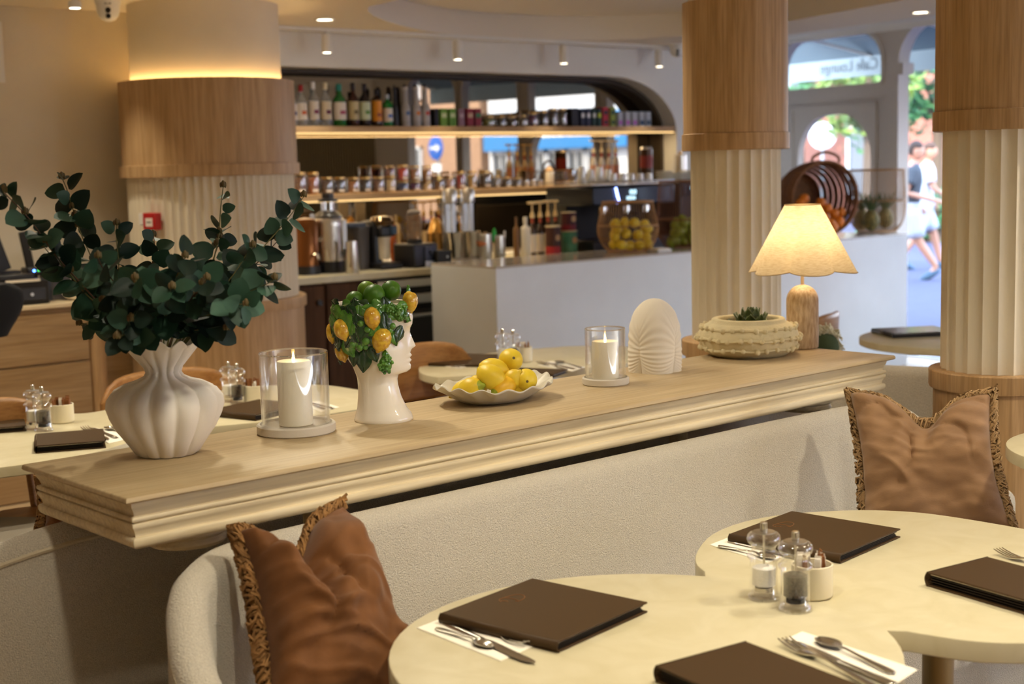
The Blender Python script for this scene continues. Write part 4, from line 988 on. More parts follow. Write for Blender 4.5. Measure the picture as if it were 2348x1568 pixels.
lemon(atd(1155,889,3.575),ax(-.72,-.42,.5),.038,.027,'orange-yellow lemon at the front centre, green nipple to the left',M_lemon2,True)
lemon(atd(1188,885,3.615),ax(.6,-.6,.3),.034,.0255,'lemon tucked between the front centre and the rightmost one')
lemon(atd(1176,872,3.60),ax(.4,.5,.3),.033,.026,'lemon mostly hidden in the middle of the heap')
lemon(atd(1096,882,3.64),ax(.4,.2,-.5),.033,.026,'lemon hidden at the back left of the heap')
# ---------------------------------------------------------------- ribbed sculpture
ps=on_shelf(1502,850); sc_=thing('ribbed_sculpture','white domed sculpture with draped ribs and a four-lobed foot','sculpture',ps,R(-128))
rows=[]; NA=168; HT=.208
KZ=110
for j in range(KZ+1):
    z=HT*j/KZ; q=z/HT; row=[]
    r0=.0755*(1-.02*q)*(max(0,1-max(0,(q-.36)/.64)**2.7))**.5 if q>.36 else .0755+.0015*math.sin(q*8)
    for i in range(NA):
        a=2*PI*i/NA; lob=abs(math.cos(2*a)); low=max(0,1-q/.62)
        s=lob**.9
        rr=r0*(1-.20*low**1.1*(1-lob**.55))
        w_=.0038+.0048*s+.003*q
        ph=(z-.058)/w_*(1.0/(1+.9*q))*2*PI*.72
        amp=.00075*(1-.75*max(0,q-.45)/.55)*(.45+.55*s)
        if q<.015: amp=0
        rr+=amp*math.sin(ph)*1.5
        row.append((max(rr,.0004)*math.cos(a),max(rr,.0004)*math.sin(a),z))
    rows.append(row)
MB().grid(rows,closeu=True,cap0=True,cap1=True).build('body',mk('white_plaster_cast','#e4dbcc',.85,bump=.1,bscale=300,bdist=.0004),sc_,ang=80)
# ---------------------------------------------------------------- beaded bowl with artichoke
pb=on_shelf(1716,812); bo=thing('beaded_bowl','wide cream stoneware bowl ringed by three rows of beads','bowl',pb)
M_bowl=mk('cream_stoneware','#d9cba4',.85,var=.12,vscale=18,bump=.6,bscale=95,bdist=.003)
PB=[(.0,.0),(.112,.0),(.118,.003),(.135,.014),(.149,.034),(.154,.054),(.150,.074),(.138,.090),(.122,.099),(.113,.102),(.1115,.110),(.107,.113),(.094,.113),(.091,.109),(.095,.095),(.12,.06),(.1,.02),(0,.015)]
MB().lathe(PB,80,cap0=False,cap1=False).build('body',M_bowl,bo,ang=70)
bd_=MB().ell((0,0,0),(.0072,.0066,.0075),10,7).build('bead',M_bowl); bme=bd_.data; bpy.data.objects.remove(bd_)
for zb_,rb_,nb,ph in ((.087,.142,27,.1),(.056,.1555,29,.0),(.025,.1455,27,.2)):
    ring=[(rb_*math.cos(a)*(1+.004*math.sin(a*9)),rb_*math.sin(a),zb_+.0022*math.sin(a*7+ph*9)) for a in [2*PI*k/90 for k in range(90)]]
    MB().tube(ring,.0046,6,closed=True).build('cord_band',M_bowl,bo)
    for k in range(nb):
        a=2*PI*(k+ph)/nb+.03*math.sin(k*2.3); o=bpy.data.objects.new('bead',bme); COL.objects.link(o); o.parent=bo; o.location=((rb_+.0025)*math.cos(a),(rb_+.0025)*math.sin(a),zb_+.0022*math.sin(a*7+ph*9))
        q=1.0+.3*((k*37)%10)/10; o.scale=(q,q,q)
M_art=mk('artichoke','#5f6a2c',.5,var=.5,vscale=18,col2='#23301c',sheen=.2)
ar=thing('artichoke','dark green artichoke lying in the beaded bowl','artichoke',pb+V3((.0,-.01,.084)))
MB().ell((0,0,.0),(.042,.042,.046),16,10).build('heart',M_art,ar)
br_=MB(); rows=[]
for j in range(6):
    v=j/5; w_=.019*math.sin(PI*(.12+.86*v)**.8); rows.append([(u*w_,v*.046,.004+abs(u)**2*w_*.6*0+.010*math.sin(v*1.6)*(1-.4*abs(u))) for u in (-1,-.5,0,.5,1)])
br_.grid(rows); bo_=br_.build('bract',M_art,None,ang=80,solid=.003)
brm=bo_.data; bpy.data.objects.remove(bo_)
for ringk,(n_,tz,el,s_) in enumerate(((10,.0,.2,1.0),(9,.014,.55,1.0),(7,.03,.9,.9),(5,.04,1.2,.75))):
    for k in range(n_):
        a=2*PI*(k+.5*(ringk%2))/n_; o=bpy.data.objects.new('bract',brm); COL.objects.link(o); o.parent=ar
        rr=.040*(1-ringk*.2); o.matrix_local=MX.Translation((rr*math.cos(a),rr*math.sin(a),tz-.012))@MX.Rotation(a-PI/2,4,'Z')@MX.Rotation(el+.35,4,'X')@MX.Scale(s_,4)
        m=o.modifiers.new('shell','SOLIDIFY'); m.thickness=.003
# ---------------------------------------------------------------- table lamp
plm=on_shelf(1840,797); lp=thing('table_lamp','lit table lamp with a scalloped linen shade on a bullet-shaped wooden base','lamp',plm,R(0))
M_lwood=mk('mango_wood','#a98d6c',.6,var=.5,vscale=34,col2='#d3bfa2',vec=(4,4,.9),bump=.15,bscale=60,detail=6)
MB().lathe([(.046,0),(.0495,.003),(.050,.01),(.050,.150)]+[(.050*math.cos(R(10*k)),.150+.050*math.sin(R(10*k))) for k in range(1,9)]+[(.004,.2)],48).build('base',M_lwood,lp)
MB().cyl(.0055,.198,.30,12).build('stem',plain('#d9c2a0',.4),lp)
def shade_mat():
    m,t,b=_nm('linen_shade'); N=t.nodes; L=t.links; N.remove(b)
    tc=N.new('ShaderNodeTexCoord'); mp=N.new('ShaderNodeMapping'); mp.inputs['Scale'].default_value=(1,1,6); n=N.new('ShaderNodeTexNoise'); n.inputs['Scale'].default_value=60; n.inputs['Detail'].default_value=4
    L.new(tc.outputs['Object'],mp.inputs[0]); L.new(mp.outputs[0],n.inputs['Vector'])
    r=N.new('ShaderNodeValToRGB'); r.color_ramp.elements[0].color=rgb('#dccaa6'); r.color_ramp.elements[1].color=rgb('#ecdfc4'); r.color_ramp.elements[0].position=.35; r.color_ramp.elements[1].position=.6; L.new(n.outputs[0],r.inputs[0])
    d=N.new('ShaderNodeBsdfDiffuse'); tl=N.new('ShaderNodeBsdfTranslucent'); mx=N.new('ShaderNodeMixShader'); mx.inputs[0].default_value=.5
    L.new(r.outputs[0],d.inputs[0]); L.new(r.outputs[0],tl.inputs[0]); L.new(d.outputs[0],mx.inputs[1]); L.new(tl.outputs[0],mx.inputs[2]); L.new(mx.outputs[0],N['Material Output'].inputs[0]); return m
M_shade=shade_mat(); NS=6; rows=[]; NSH=NS*16
for j in range(15):
    v=j/14; z=.238+.212*v; r0=.172*(1-v)+.055*v; row=[]
    for i in range(NSH):
        a=2*PI*i/NSH; q=abs(math.cos(NS*(a-R(232))/2)); dip=(1-q**.8)
        rr=r0*(1-.22*dip*(1-v)**.6); zz=z+ (.010*dip*(1-v)**2)
        row.append((rr*math.cos(a),rr*math.sin(a),zz))
    rows.append(row)
MB().grid(rows,closeu=True).build('shade',M_shade,lp,ang=60)
mb=MB(); mb.tube([tuple(p) for p in rows[0]],.0016,5,closed=True); mb.tube([tuple(p) for p in rows[-1]],.0018,5,closed=True); mb.build('shade_hem',plain('#cdb78e',.9),lp)
MB().ell((0,0,.335),(.026,.026,.032),16,10).build('bulb',emis('bulb',(1,.70,.36),8),lp)
light('lamp_glow','POINT',plm+V3((0,0,.335)),2.2,(1,.78,.5),shadow_soft_size=.035)
cord=[plm+V3(p)-plm for p in ((.045,.015,.006),(.07,.04,.004),(.10,.06,.004),(.13,.085,.004),(.15,.115,.0))]
MB().tube(cat_rom(cord,6,False),.003,7).build('cord',plain('#e8e2d6',.5),lp)
# ---------------------------------------------------------------- menus, cutlery, mills and sugar pots
M_logo=mk('copper_foil','#8a5a34',.45,.3)
def menu(label,loc,rz,w,h,th=.02,logo=True,mat=None,group='leather menus on the tables',cover=None):
    """w along local x (spine at x=0), h along local y"""
    t=thing('menu_folder',label,'menu',loc,rz,group); m=cover or M_leather
    MB().box(w/2,h/2,.0015,w,h,.003).build('back_cover',m,t,bevel=.001)
    c=MB(); c.box(w/2,h/2,th-.0018,w,h,.0036); c.build('front_cover',m,t,bevel=.0014)
    rows=[[(-.001+ -.006*math.sin(PI*k/8),y,th*k/8) for k in range(9)] for y in (0,h)]
    MB().grid(rows).build('spine',m,t,solid=.002)
    pg=MB(); n=5
    for k in range(n):
        z=.004+(th-.0085)*k/(n-1); s=.002*((k*7)%3); pg.box(w/2-.001-s,h/2,z,w-.010-s,h-.012,.0012)
    pg.build('page_sleeves',M_leatherd,t)
    MB().box(w/2-.004,h/2,th-.0055,w-.014,h-.010,.0008).build('paper_sheet',M_paper,t)
    if logo:
        s=.028; cx,cy=w*.52,h*.80
        mb=MB(); 
        q=[(-.9,.35),(-.6,.62),(-.2,.6),(.3,.55),(.85,.4),(1.05,.0),(.8,-.42),(.35,-.62),(-.1,-.66)]; q2=[(-.1,.58),(.02,.1),(.0,-.3),(-.16,-.68),(-.3,-.5)]; q3=[(-1.0,.2),(-.75,.3),(-.6,.0),(-.7,-.2)]
        for Q in (q,q2,q3):
            cr=cat_rom([(x,y,0) for x,y in Q],5,False); mb.tube([(cx+p.x*s,cy+p.y*s,th+.0001) for p in cr],.0008,4)
        mb.build('logo',M_logo,t)
    return t
def menu_px(label,P,zt,flip=False,**k):
    """P: four pixel corners of the cover: a (origin), b (end of local x), d (end of local y)"""
    th=k.get('th',.02); z=TZ+th; a,b,d=[atz(x,y,z) for x,y in P]
    if flip: a,b,d=b,b+(d-a),a
    ux=(b-a); ux.z=0; w_=ux.length; ux.normalize(); uy=V3((-ux.y,ux.x,0)); dd=d-a; h_=abs(dd.dot(uy))
    if dd.dot(uy)<0: raise Exception('menu corner order '+label)
    return menu(label,(a.x,a.y,TZ+.0005),math.atan2(ux.y,ux.x),w_,h_,**k)
menu_px('brown leather menu with a faint copper emblem, left front of the foreground table',((1283,1470),(1485,1380),(1051,1390)),0)
menu_px('brown leather menu with a copper emblem behind the mills of the foreground table',((1930,1270),(2065,1212),(1691,1217)),0)
menu_px('brown leather menu at the bottom edge of the picture, its thick spine toward the viewer',((1505,1527),(1835,1670),(1718,1473)),True,th=.028,logo=False)
menu_px('brown leather menu cut off by the right edge of the foreground table',((2127,1312),(2430,1398),(2270,1278)),True,th=.028,logo=False)
menu_px('dark brown menu before the mills on the rear table, left of the vase',((83,1022),(242.5,1009.5),(20,999)),0,th=.024,logo=False)
menu_px('dark menu cut off by the left edge on the rear table',((-60,985),(60,975),(-110,962)),0,logo=False)
menu_px('dark menu on the rear table seen behind and left of the large lantern',((588,950),(700,925),(518,931)),0,th=.022,logo=False)
menu_px('dark menu on the middle table between the ceramic head and the mills',((1104,835),(1160,812),(1017,820)),0,th=.012,logo=False)
menu_px('dark menu on the middle table right of the lemons',((1270,858),(1302,847),(1188,838)),0,th=.014,logo=False)
p=atz(2050,776,TZ); menu('closed menu reflecting blue daylight on the round table by the doorway',(p.x,p.y,TZ+.0005),R(-30),.31,.235,th=.022,logo=False,cover=mk('glossy_dark_cover','#2c2a2c',.16,spec=.7))
# cutlery
def strip(pts,zf,th):
    rows=[]
    for x,w_,z in pts: rows.append([(x,-w_/2,z),(x,-w_*.25,z+zf*.4),(x,0,z+zf*.5),(x,w_*.25,z+zf*.4),(x,w_/2,z)])
    lo=[[(x,y,z-th) for x,y,z in reversed(r)] for r in rows]
    full=[a+b for a,b in zip(rows,lo)]
    return full
HANDLE=[(0,.004,.003),(.003,.0125,.003),(.012,.0155,.003),(.04,.0125,.0042),(.075,.0075,.006),(.105,.0052,.0085)]
def fork():
    t=thing('fork','','fork')
    mb=MB(); mb.grid(strip(HANDLE+[(.125,.007,.0075),(.138,.018,.0045),(.150,.0235,.003),(.156,.024,.003)],.0022,.0016),closeu=True,cap0=True,cap1=True); mb.build('handle',M_steel,t,ang=60)
    for k in range(4):
        y=-.0102+.0068*k; mb=MB(); mb.grid(strip([(.154,.0044,.003),(.17,.004,.0042),(.185,.0035,.0068),(.196,.002,.010)],.0008,.0013),closeu=True,cap0=True,cap1=True); mb.v=[(x,yy+y,z) for x,yy,z in mb.v]; mb.build('tine',M_steel,t,ang=60)
    return t
def knife():
    t=thing('knife','','knife')
    MB().grid(strip([(0,.006,.002),(.004,.016,.002),(.03,.0165,.002),(.07,.013,.002),(.1,.011,.002),(.106,.009,.002)],.006,.001),closeu=True,cap0=True,cap1=True).build('handle',M_steel,t,ang=60)
    rows=[]
    for x,a,b in ((.104,-.004,.004),(.115,-.008,.007),(.14,-.0095,.0075),(.18,-.0095,.0075),(.2,-.007,.0075),(.212,-.001,.0065),(.216,.003,.005)):
        rows.append([(x,a,.0022),(x,(a+b)/2,.0034),(x,b,.0032),(x,b,.0022),(x,(a+b)/2,.0016)])
    MB().grid(rows,closeu=True,cap0=True,cap1=True).build('blade',M_steel,t,ang=30); return t
def spoon():
    t=thing('spoon','','spoon')
    MB().grid(strip(HANDLE+[(.122,.0055,.0075)],.0022,.0016),closeu=True,cap0=True,cap1=True).build('handle',M_steel,t,ang=60)
    rows=[]
    for j in range(9):
        v=j/8; x=.119+.052*v; w_=.0165*math.sin(PI*(.06+.9*v))**.6*(1.0-.12*v)
        rows.append([(x,u*w_,.0082-.0062*(1-u*u)*math.sin(PI*(.08+.86*v))-.002*v) for u in (-1,-.7,-.35,0,.35,.7,1)])
    MB().grid(rows).build('bowl',M_steel,t,solid=.0012,ang=70); return t
KP={'fork':fork(),'knife':knife(),'spoon':spoon()}; used=set()
def lay(kind,ph,pe,label,z=.0022,zz=None,tip=0):
    a,b=atz(ph[0],ph[1],TZ+.004),atz(pe[0],pe[1],TZ+.004); d=b-a; rz=math.atan2(d.y,d.x); loc=(a.x,a.y,TZ+z)
    o=KP[kind]
    if kind in used: o=dup(o,loc,rz,label,kind+'s laid on the tables'); 
    else: used.add(kind); tag(o,label,None,kind+'s laid on the tables')
    o.location=loc; o.rotation_euler=(0,-tip,rz); q=d.length/{'fork':.196,'knife':.216,'spoon':.172}[kind]; o.scale=(min(1.3,max(.9,q)),min(1.15,max(.95,q)),1); return o
def napkin(P,label):
    t=[atz(x,y,TZ) for x,y in P]; c=sum(t,V3())/4; o=thing('napkin',label,'napkin',(c.x,c.y,TZ),0,'white paper napkins under the cutlery')
    q=[p-c for p in t]
    def up(zz,s): return [(p.x*s,p.y*s,zz) for p in q]
    MB().grid([up(.0003,1),up(.0012,1)],closeu=True,cap0=True,cap1=True).build('lower_fold',M_napkin,o,bevel=.0003)
    MB().grid([up(.0013,.985),up(.0021,.985)],closeu=True,cap0=True,cap1=True).build('upper_fold',M_napkin,o,bevel=.0003); return o
napkin(((955,1441),(1068,1397),(1262,1466),(1148,1517)),'white napkin under cutlery beside the left front menu')
lay('fork',(1041,1415),(1212,1481),'fork nearest the left front menu on the foreground table',.003)
lay('knife',(1017,1424),(1226,1522),'knife with its blade over the napkin edge, front left of the foreground table')
lay('spoon',(1001,1440),(1130,1487),'spoon on the outer side of the napkin, front left of the foreground table')
napkin(((1627,1250),(1705,1220),(1840,1262),(1760,1292)),'white napkin behind the salt mill on the foreground table')
lay('fork',(1694,1236),(1815,1264),'fork handle nearest the far menu, behind the salt mill',.003)
lay('knife',(1671,1240),(1815,1276),'knife handle in the middle of the trio behind the salt mill')
lay('spoon',(1648,1251),(1770,1281),'spoon handle outermost of the trio behind the salt mill')
napkin(((1795,1470),(1838,1449),(2104,1537),(2060,1566)),'white napkin at the bottom right of the foreground table')
lay('fork',(2020,1583),(1748,1448),'fork with its tines up the table beside the bottom-edge menu',.003)
lay('knife',(2052,1570),(1806,1466),'knife between the fork and the spoon at the bottom right')
lay('spoon',(2050,1545),(1872,1466),'spoon with a bright bowl on the bottom right napkin',.003)
lay('fork',(2470,1325),(2288,1266),'fork at the right edge, tines beside the cut-off menu',.003)
napkin(((200,990),(215,981),(320,1000),(250,1018)),'white napkin on the rear table left of the white vase')
lay('fork',(247,1008),(182,977),'fork beside the dark menu left of the white vase',.003)
lay('knife',(268,1004),(208,980),'knife in the middle of the trio left of the white vase')
lay('spoon',(305,1000),(243,981),'spoon disappearing behind the white vase bulge',.003)
napkin(((690,925),(730,920),(778,934),(735,945)),'white napkin behind the right of the large lantern')
lay('fork',(745,938),(690,925),'fork on the napkin seen through the large lantern glass',.003)
lay('knife',(765,936),(705,922),'knife on the napkin just right of the large lantern')
napkin(((972,832),(1000,818),(1088,834),(1055,846)),'white napkin on the middle table left of the lemons')
lay('fork',(985,830),(1060,842),'fork on the middle table left of the lemons',.003)
lay('knife',(998,826),(1075,838),'knife on the middle table left of the lemons')
lay('spoon',(1010,822),(1080,834),'spoon on the middle table nearest the menu, left of the lemons')
napkin(((1232,838),(1262,828),(1342,842),(1312,852)),'white napkin on the middle table right of the lemons')
lay('fork',(1300,848),(1222,829),'fork with raised tines on the middle table right of the lemons',.003)
lay('knife',(1318,846),(1250,830),'knife on the middle table right of the lemons')
lay('spoon',(1335,843),(1272,829),'spoon on the middle table behind the small lantern',.003)
# mills
MILL=[(0,.0),(.029,.0),(.0305,.002),(.0305,.006),(.028,.010),(.0262,.013),(.026,.040),(.026,.073),(.0285,.077),(.0315,.080),(.0315,.084),(.028,.088),(.0225,.093),(.0215,.097),(.024,.102),(.0295,.108),(.0318,.114),(.0305,.121),(.0265,.1255),(.02,.127),(0,.127)]
CAV=[(0,.024),(.0215,.024),(.0225,.026),(.0225,.074),(.019,.079),(0,.080)]
def mill(kind,loc,label,rz=0):
    pep=kind=='pepper'; t=thing(kind+'_mill',label,kind+' mill',loc,rz,'clear acrylic mills')
    mb=MB().lathe(MILL,36,cap0=False,cap1=False)
    mb.build('acrylic_body',M_acryl,t,ang=70)
    h=.066 if pep else .060
    MB().lathe([(0,.027),(.0218,.027),(.0218,h),(.017,h+.002),(.008,h-.001),(0,h+.001)],24,cap0=False,cap1=False).build('peppercorns' if pep else 'salt',M_pepper if pep else M_salt,t)
    MB().cyl(.0022,.0665,.122,8).build('spindle',M_steel,t)
    MB().lathe([(0,.1272),(.0215,.1272),(.0215,.1285),(.008,.1292),(0,.1292)],24,cap0=False,cap1=False).build('metal_cap',M_brushed,t)
    MB().lathe([(.0065,.129),(.0068,.131),(.0068,.145),(.0055,.1465),(0,.1465)],16,cap0=False,cap1=False).build('knob',M_steel,t)
    MB().lathe([(.0,.0145),(.017,.0145),(.017,.0225),(0,.0225)],18,cap0=False,cap1=False).build('grinder',M_blackm if pep else M_steel,t); return t
mlp={}
def put_mill(kind,px,py,label):
    p=atz(px,py,TZ); loc=(p.x,p.y,TZ+.0005)
    if kind in mlp: return dup(mlp[kind],loc,0,label)
    mlp[kind]=mill(kind,loc,label); return mlp[kind]
put_mill('pepper',1824,1398,'clear pepper mill full of dark peppercorns, front of the pair on the foreground table')
put_mill('salt',1752,1372,'clear salt mill with white salt, behind the pepper mill on the foreground table')
put_mill('pepper',101,988,'clear pepper mill on the rear table left of the white vase')
put_mill('salt',80,983,'clear salt mill half behind the pepper mill, left of the white vase')
put_mill('pepper',546,926,'clear pepper mill on the rear table between the vase and the large lantern')
put_mill('salt',527,921,'clear salt mill close to the right side of the white vase')
put_mill('salt',1154,833,'clear salt mill on the middle table above the lemons')
put_mill('pepper',1178,836,'clear pepper mill on the middle table behind the topmost lemon')
# sugar pots with sachets
M_pot=mk('cream_pot','#e4d9bd',.45); M_sb=mk('brown_sachet','#8a5426',.6,var=.3,vscale=40); M_sw=mk('white_sachet','#ece6dc',.7,var=.15,vscale=50,col2='#b9a78f')
def pot(px,py,label,seed,white,r=.0385,h=.062):
    p=atz(px,py,TZ); t=thing('sugar_pot',label,'pot',(p.x,p.y,TZ+.0005),0,'cream sugar pots')
    MB().lathe([(0,0),(r-.003,0),(r,.003),(r,h),(r-.0015,h+.001),(r-.003,h),(r-.003,.006),(0,.006)],36,cap0=False,cap1=False).build('bowl',M_pot,t)
    rd=random.Random(seed); i=0
    for k in range(11):
        a=2.4*k; rr=.006+.0055*(k**.5)*1.6; rr=min(rr,.024); w_=k%2 if white else 0
        if white and k%3==0: w_=1
        if not white and k==7: w_=1
        s=thing('sugar_stick',('white paper sugar stick' if w_ else 'brown sugar stick')+' standing in the '+label,'sugar stick',(p.x+rr*math.cos(a),p.y+rr*math.sin(a),TZ+.0075),rd.uniform(0,3),'sugar sticks in the '+label)
        s.rotation_euler=(rd.uniform(-.12,.12),rd.uniform(-.12,.12),rd.uniform(0,3)); hh=.068+rd.uniform(0,.008)
        MB().box(0,0,hh/2,.0125,.0055,hh).build('paper_tube',M_sw if w_ else M_sb,s,bevel=.0012)
        MB().box(0,0,hh+.002,.013,.0012,.006).build('crimped_end',M_sw if w_ else M_sb,s)
pot(1862,1366,'pot behind the pepper mill on the foreground table',1,True)
pot(144,968,'pot beside the mills left of the white vase',2,False)
pot(585,922,'pot behind the large lantern',3,False)
pot(1200,829,'pot beside the mills on the middle table',4,True)
# ---------------------------------------------------------------- bar counter and back counter
M_barw=mk('white_bar_panel','#e0e3e4',.45,var=.05,vscale=4); M_bartop=mk('polished_bar_top','#b5aba0',.12,spec=.6)
bar=thing('bar_counter','long white bar counter with a polished top','bar counter',(5.17,6.29,0))
MB().box(2.015,.31,.495,4.03,.62,.99).build('front_panel',M_barw,bar,bevel=.004)
MB().box(2.015,.31,.995,4.03,.62,.012).build('polished_top',M_bartop,bar,bevel=.002)
BZ=1.0011
CYF=7.10; CTZ=.955
bc=thing('back_counter','pale stone worktop along the back of the bar','counter',(3.95,CYF,0))
MB().box(2.09,.275,CTZ-.02,4.18,.55,.04).build('worktop',M_stone,bc,bevel=.003)
def Xat(px,Y,py=500): return aty(px,py,Y).x
x0,x1,x2,x3=3.97,Xat(745,CYF+.03,650),Xat(862,CYF+.03,650),Xat(1140,CYF+.03,650)
for i,(xa,xb,lb) in enumerate(((x0+.01,x1-.005,'walnut bar cabinet whose knob sits left of the door seam'),(x1+.005,x2-.005,'walnut bar cabinet whose knob sits right of the door seam'))):
    t=thing('bar_cabinet',lb,'cabinet',((xa+xb)/2,CYF+.30,0),0,'walnut cabinets under the back counter'); w_=xb-xa
    MB().box(0,0,.5,w_,.5,.82).build('carcass',M_walnut,t); dd=MB().box(0,-.262,.5,w_-.006,.02,.80).build('door',M_walnut,t,bevel=.002)
    sx=(w_/2-.05)*(1 if i==0 else -1); MB().at(MX.Translation((sx,-.272,.80))@MX.Rotation(PI/2,4,'X')).lathe([(.008,0),(.008,.012),(.018,.016),(.018,.026),(.014,.03)],14).build('knob',M_black,dd)
t=thing('undercounter_fridge','black undercounter fridge with steel drawer fronts','fridge',((x2+x3)/2,CYF+.30,0)); w_=x3-x2
MB().box(0,-.01,.46,w_,.48,.90).build('body',M_blackm,t)
for k,(z0,z1) in enumerate(((.845,.895),(.74,.80),(.47,.70),(.2,.43))):
    d_=MB().box(0,-.26,(z0+z1)/2,w_-.02,.03,z1-z0).build('drawer',M_brushed if k<2 else mk('dark_steel','#4b4641',.35,.9),t,bevel=.004)
    if k>1: MB().tube([(-w_*.4,-.30,z1-.03),(w_*.4,-.30,z1-.03)],.012,8).build('handle',M_brushed,d_)
# shelves in the niche
SY=7.765
def shelf(x0,x1,zt,label,th=.04,gaps=()):
    t=thing('wall_shelf',label,'shelf',((x0+x1)/2,SY,zt)); L=x1-x0
    MB().box(0,0,-th/2,L,.215,th).build('board',M_oakx,t,bevel=.003)
    MB().box(0,-.09,-th-.005,L-.02,.03,.010).build('light_strip',M_led,t)
    return t
M_led=emis('shelf_led',(1,.64,.26),.85)
Z1=1.852; Z2=1.425
shelf(NX0+.01,NX1-.01,Z1,'upper oak bar shelf holding the bottles, lit from below')
shelf(NX0+.01,Xat(1322,SY,440),Z2,'lower oak bar shelf holding the row of glass jars')
light('shelf_glow','AREA',(6.0,SY-.07,Z1-.055),6,(1,.72,.38),shape='RECTANGLE',size=4.0,size_y=.03)
light('shelf_glow_low','AREA',(5.5,SY-.07,Z2-.055),4,(1,.72,.38),shape='RECTANGLE',size=2.8,size_y=.03)
# ---- bottles
def gmat(c,r=.12): return mk('bottle_glass',c,r,spec=.6,coat=.3)
M_clearb=thin_glass('clear_bottle',base=.10,body='#d8dcd8',bodymix=.22)
def bottle(px,wpx,top,label,glass,cap,lab,lab2=None,shape='std',y=SY,zb=Z1,py=290,cat='bottle',lab_z=(.28,.62),group='bottles on the upper bar shelf'):
    X=Xat(px,y,py); d=depth((X,y,zb)); mm=d/FPX; r=wpx*mm/2; H=aty(px,top,y).z-zb
    t=thing('bottle',label,cat,(X,y,zb+.0005),0,group)
    if shape=='std': pr=[(0,0),(r*.94,0),(r,.02*H),(r,.58*H),(r*.92,.64*H),(r*.55,.72*H),(r*.36,.77*H),(r*.34,.86*H),(r*.34,.9*H),(0,.9*H)]; cp=(r*.4,.84,1.0)
    elif shape=='square': pr=[(0,0),(r*.96,0),(r,.02*H),(r,.70*H),(r*.9,.745*H),(r*.4,.79*H),(r*.34,.86*H),(r*.34,.92*H),(0,.92*H)]; cp=(r*.42,.86,1.0)
    elif shape=='slim': pr=[(0,0),(r*.96,0),(r,.02*H),(r*.98,.45*H),(r*.9,.5*H),(r*.6,.55*H),(r*.55,.8*H),(r*.55,.88*H),(0,.88*H)]; cp=(r*.62,.86,.93)
    MB().lathe(pr,22,cap0=False,cap1=False).build('glass',glass,t)
    MB().lathe([(0,cp[1]*H),(cp[0],cp[1]*H),(cp[0],cp[2]*H-.003),(cp[0]*.9,cp[2]*H),(0,cp[2]*H)],14,cap0=False,cap1=False).build('cap',cap,t)
    if shape=='slim': MB().lathe([(cp[0]*.8,.93*H),(cp[0]*.25,H),(0,H)],10,cap1=False).build('spout',M_black,t)
    if lab is not None:
        MB().lathe([(r*1.012,lab_z[0]*H*.55),(r*1.012,lab_z[1]*H*.92)],22,cap0=False,cap1=False).build('label',lab,t)
        if lab2 is not None:
            MB().add([(r*1.03*math.sin(a),-r*1.03*math.cos(a),z) for a in (-.5,-.17,.17,.5) for z in (lab_z[0]*.55*H+.13*H,lab_z[0]*.55*H+.22*H)],[(0,1,3,2),(2,3,5,4),(4,5,7,6)]).build('label_print',lab2,t)
    return t
W_=plain('#e6ddcf',.6); O_=plain('#c4571e',.5); DK=plain('#241b22',.5); GN=gmat('#1b6b2a'); BR=gmat('#2a130a'); 
bottle(671,25,200,'clear bottle with a blue and white label, half hidden by the big pillar',M_clearb,M_black,W_,plain('#2d3d7a'))
bottle(693,26,195,'clear bottle with a red cap and an orange-topped label',M_clearb,plain('#a01c1c'),W_,O_)
bottle(721,26,188,'clear bottle with a tall white cap and white label',M_clearb,plain('#e9e6e2'),W_,plain('#7a2440'))
bottle(749,26,190,'clear bottle with a cream cap beside the green bottle',M_clearb,plain('#e2d3b0'),plain('#e0d2b4'),plain('#6a2038'))
bottle(780,31,193,'bright green bottle with a white oval label',GN,plain('#2c8f84',.3),W_,plain('#a8455a'))
bottle(812,25,190,'clear bottle of reddish spirit with a dark cap',gmat('#3b1612'),DK,plain('#c9b98a'),plain('#6b5a2c'))
bottle(838,26,192,'bottle with a pale green and white label and dark cap',gmat('#20161c'),DK,plain('#cfd8b4'),plain('#5f8a3c'))
bottle(865,24,205,'dark amber bottle with a golden orange label',BR,M_black,plain('#d98a1c'),plain('#8a3a12'),shape='square',lab_z=(.25,.75))
bottle(890,23,217,'short green gin bottle with a white and blue label',gmat('#147a2e'),plain('#b9c0c8',.3),W_,plain('#1c62b8'),shape='square')
bottle(907,14,195,'slim black bottle next to the grey syrup bottles',M_black,M_black,None,shape='slim')
for k,(px,c) in enumerate(((931,'#4a6a9c'),(955,'#d07a2c'),(976,'#c0442c'))):
    bottle(px,22,193,('grey syrup bottle with a black spout and a bluish print','grey syrup bottle with a black spout and an orange print','grey syrup bottle with a black spout and a red print')[k],plain('#a9a4a2',.35),plain('#c8bdb6',.4),plain('#b6b2b2'),plain(c),shape='slim',lab_z=(.25,.45))
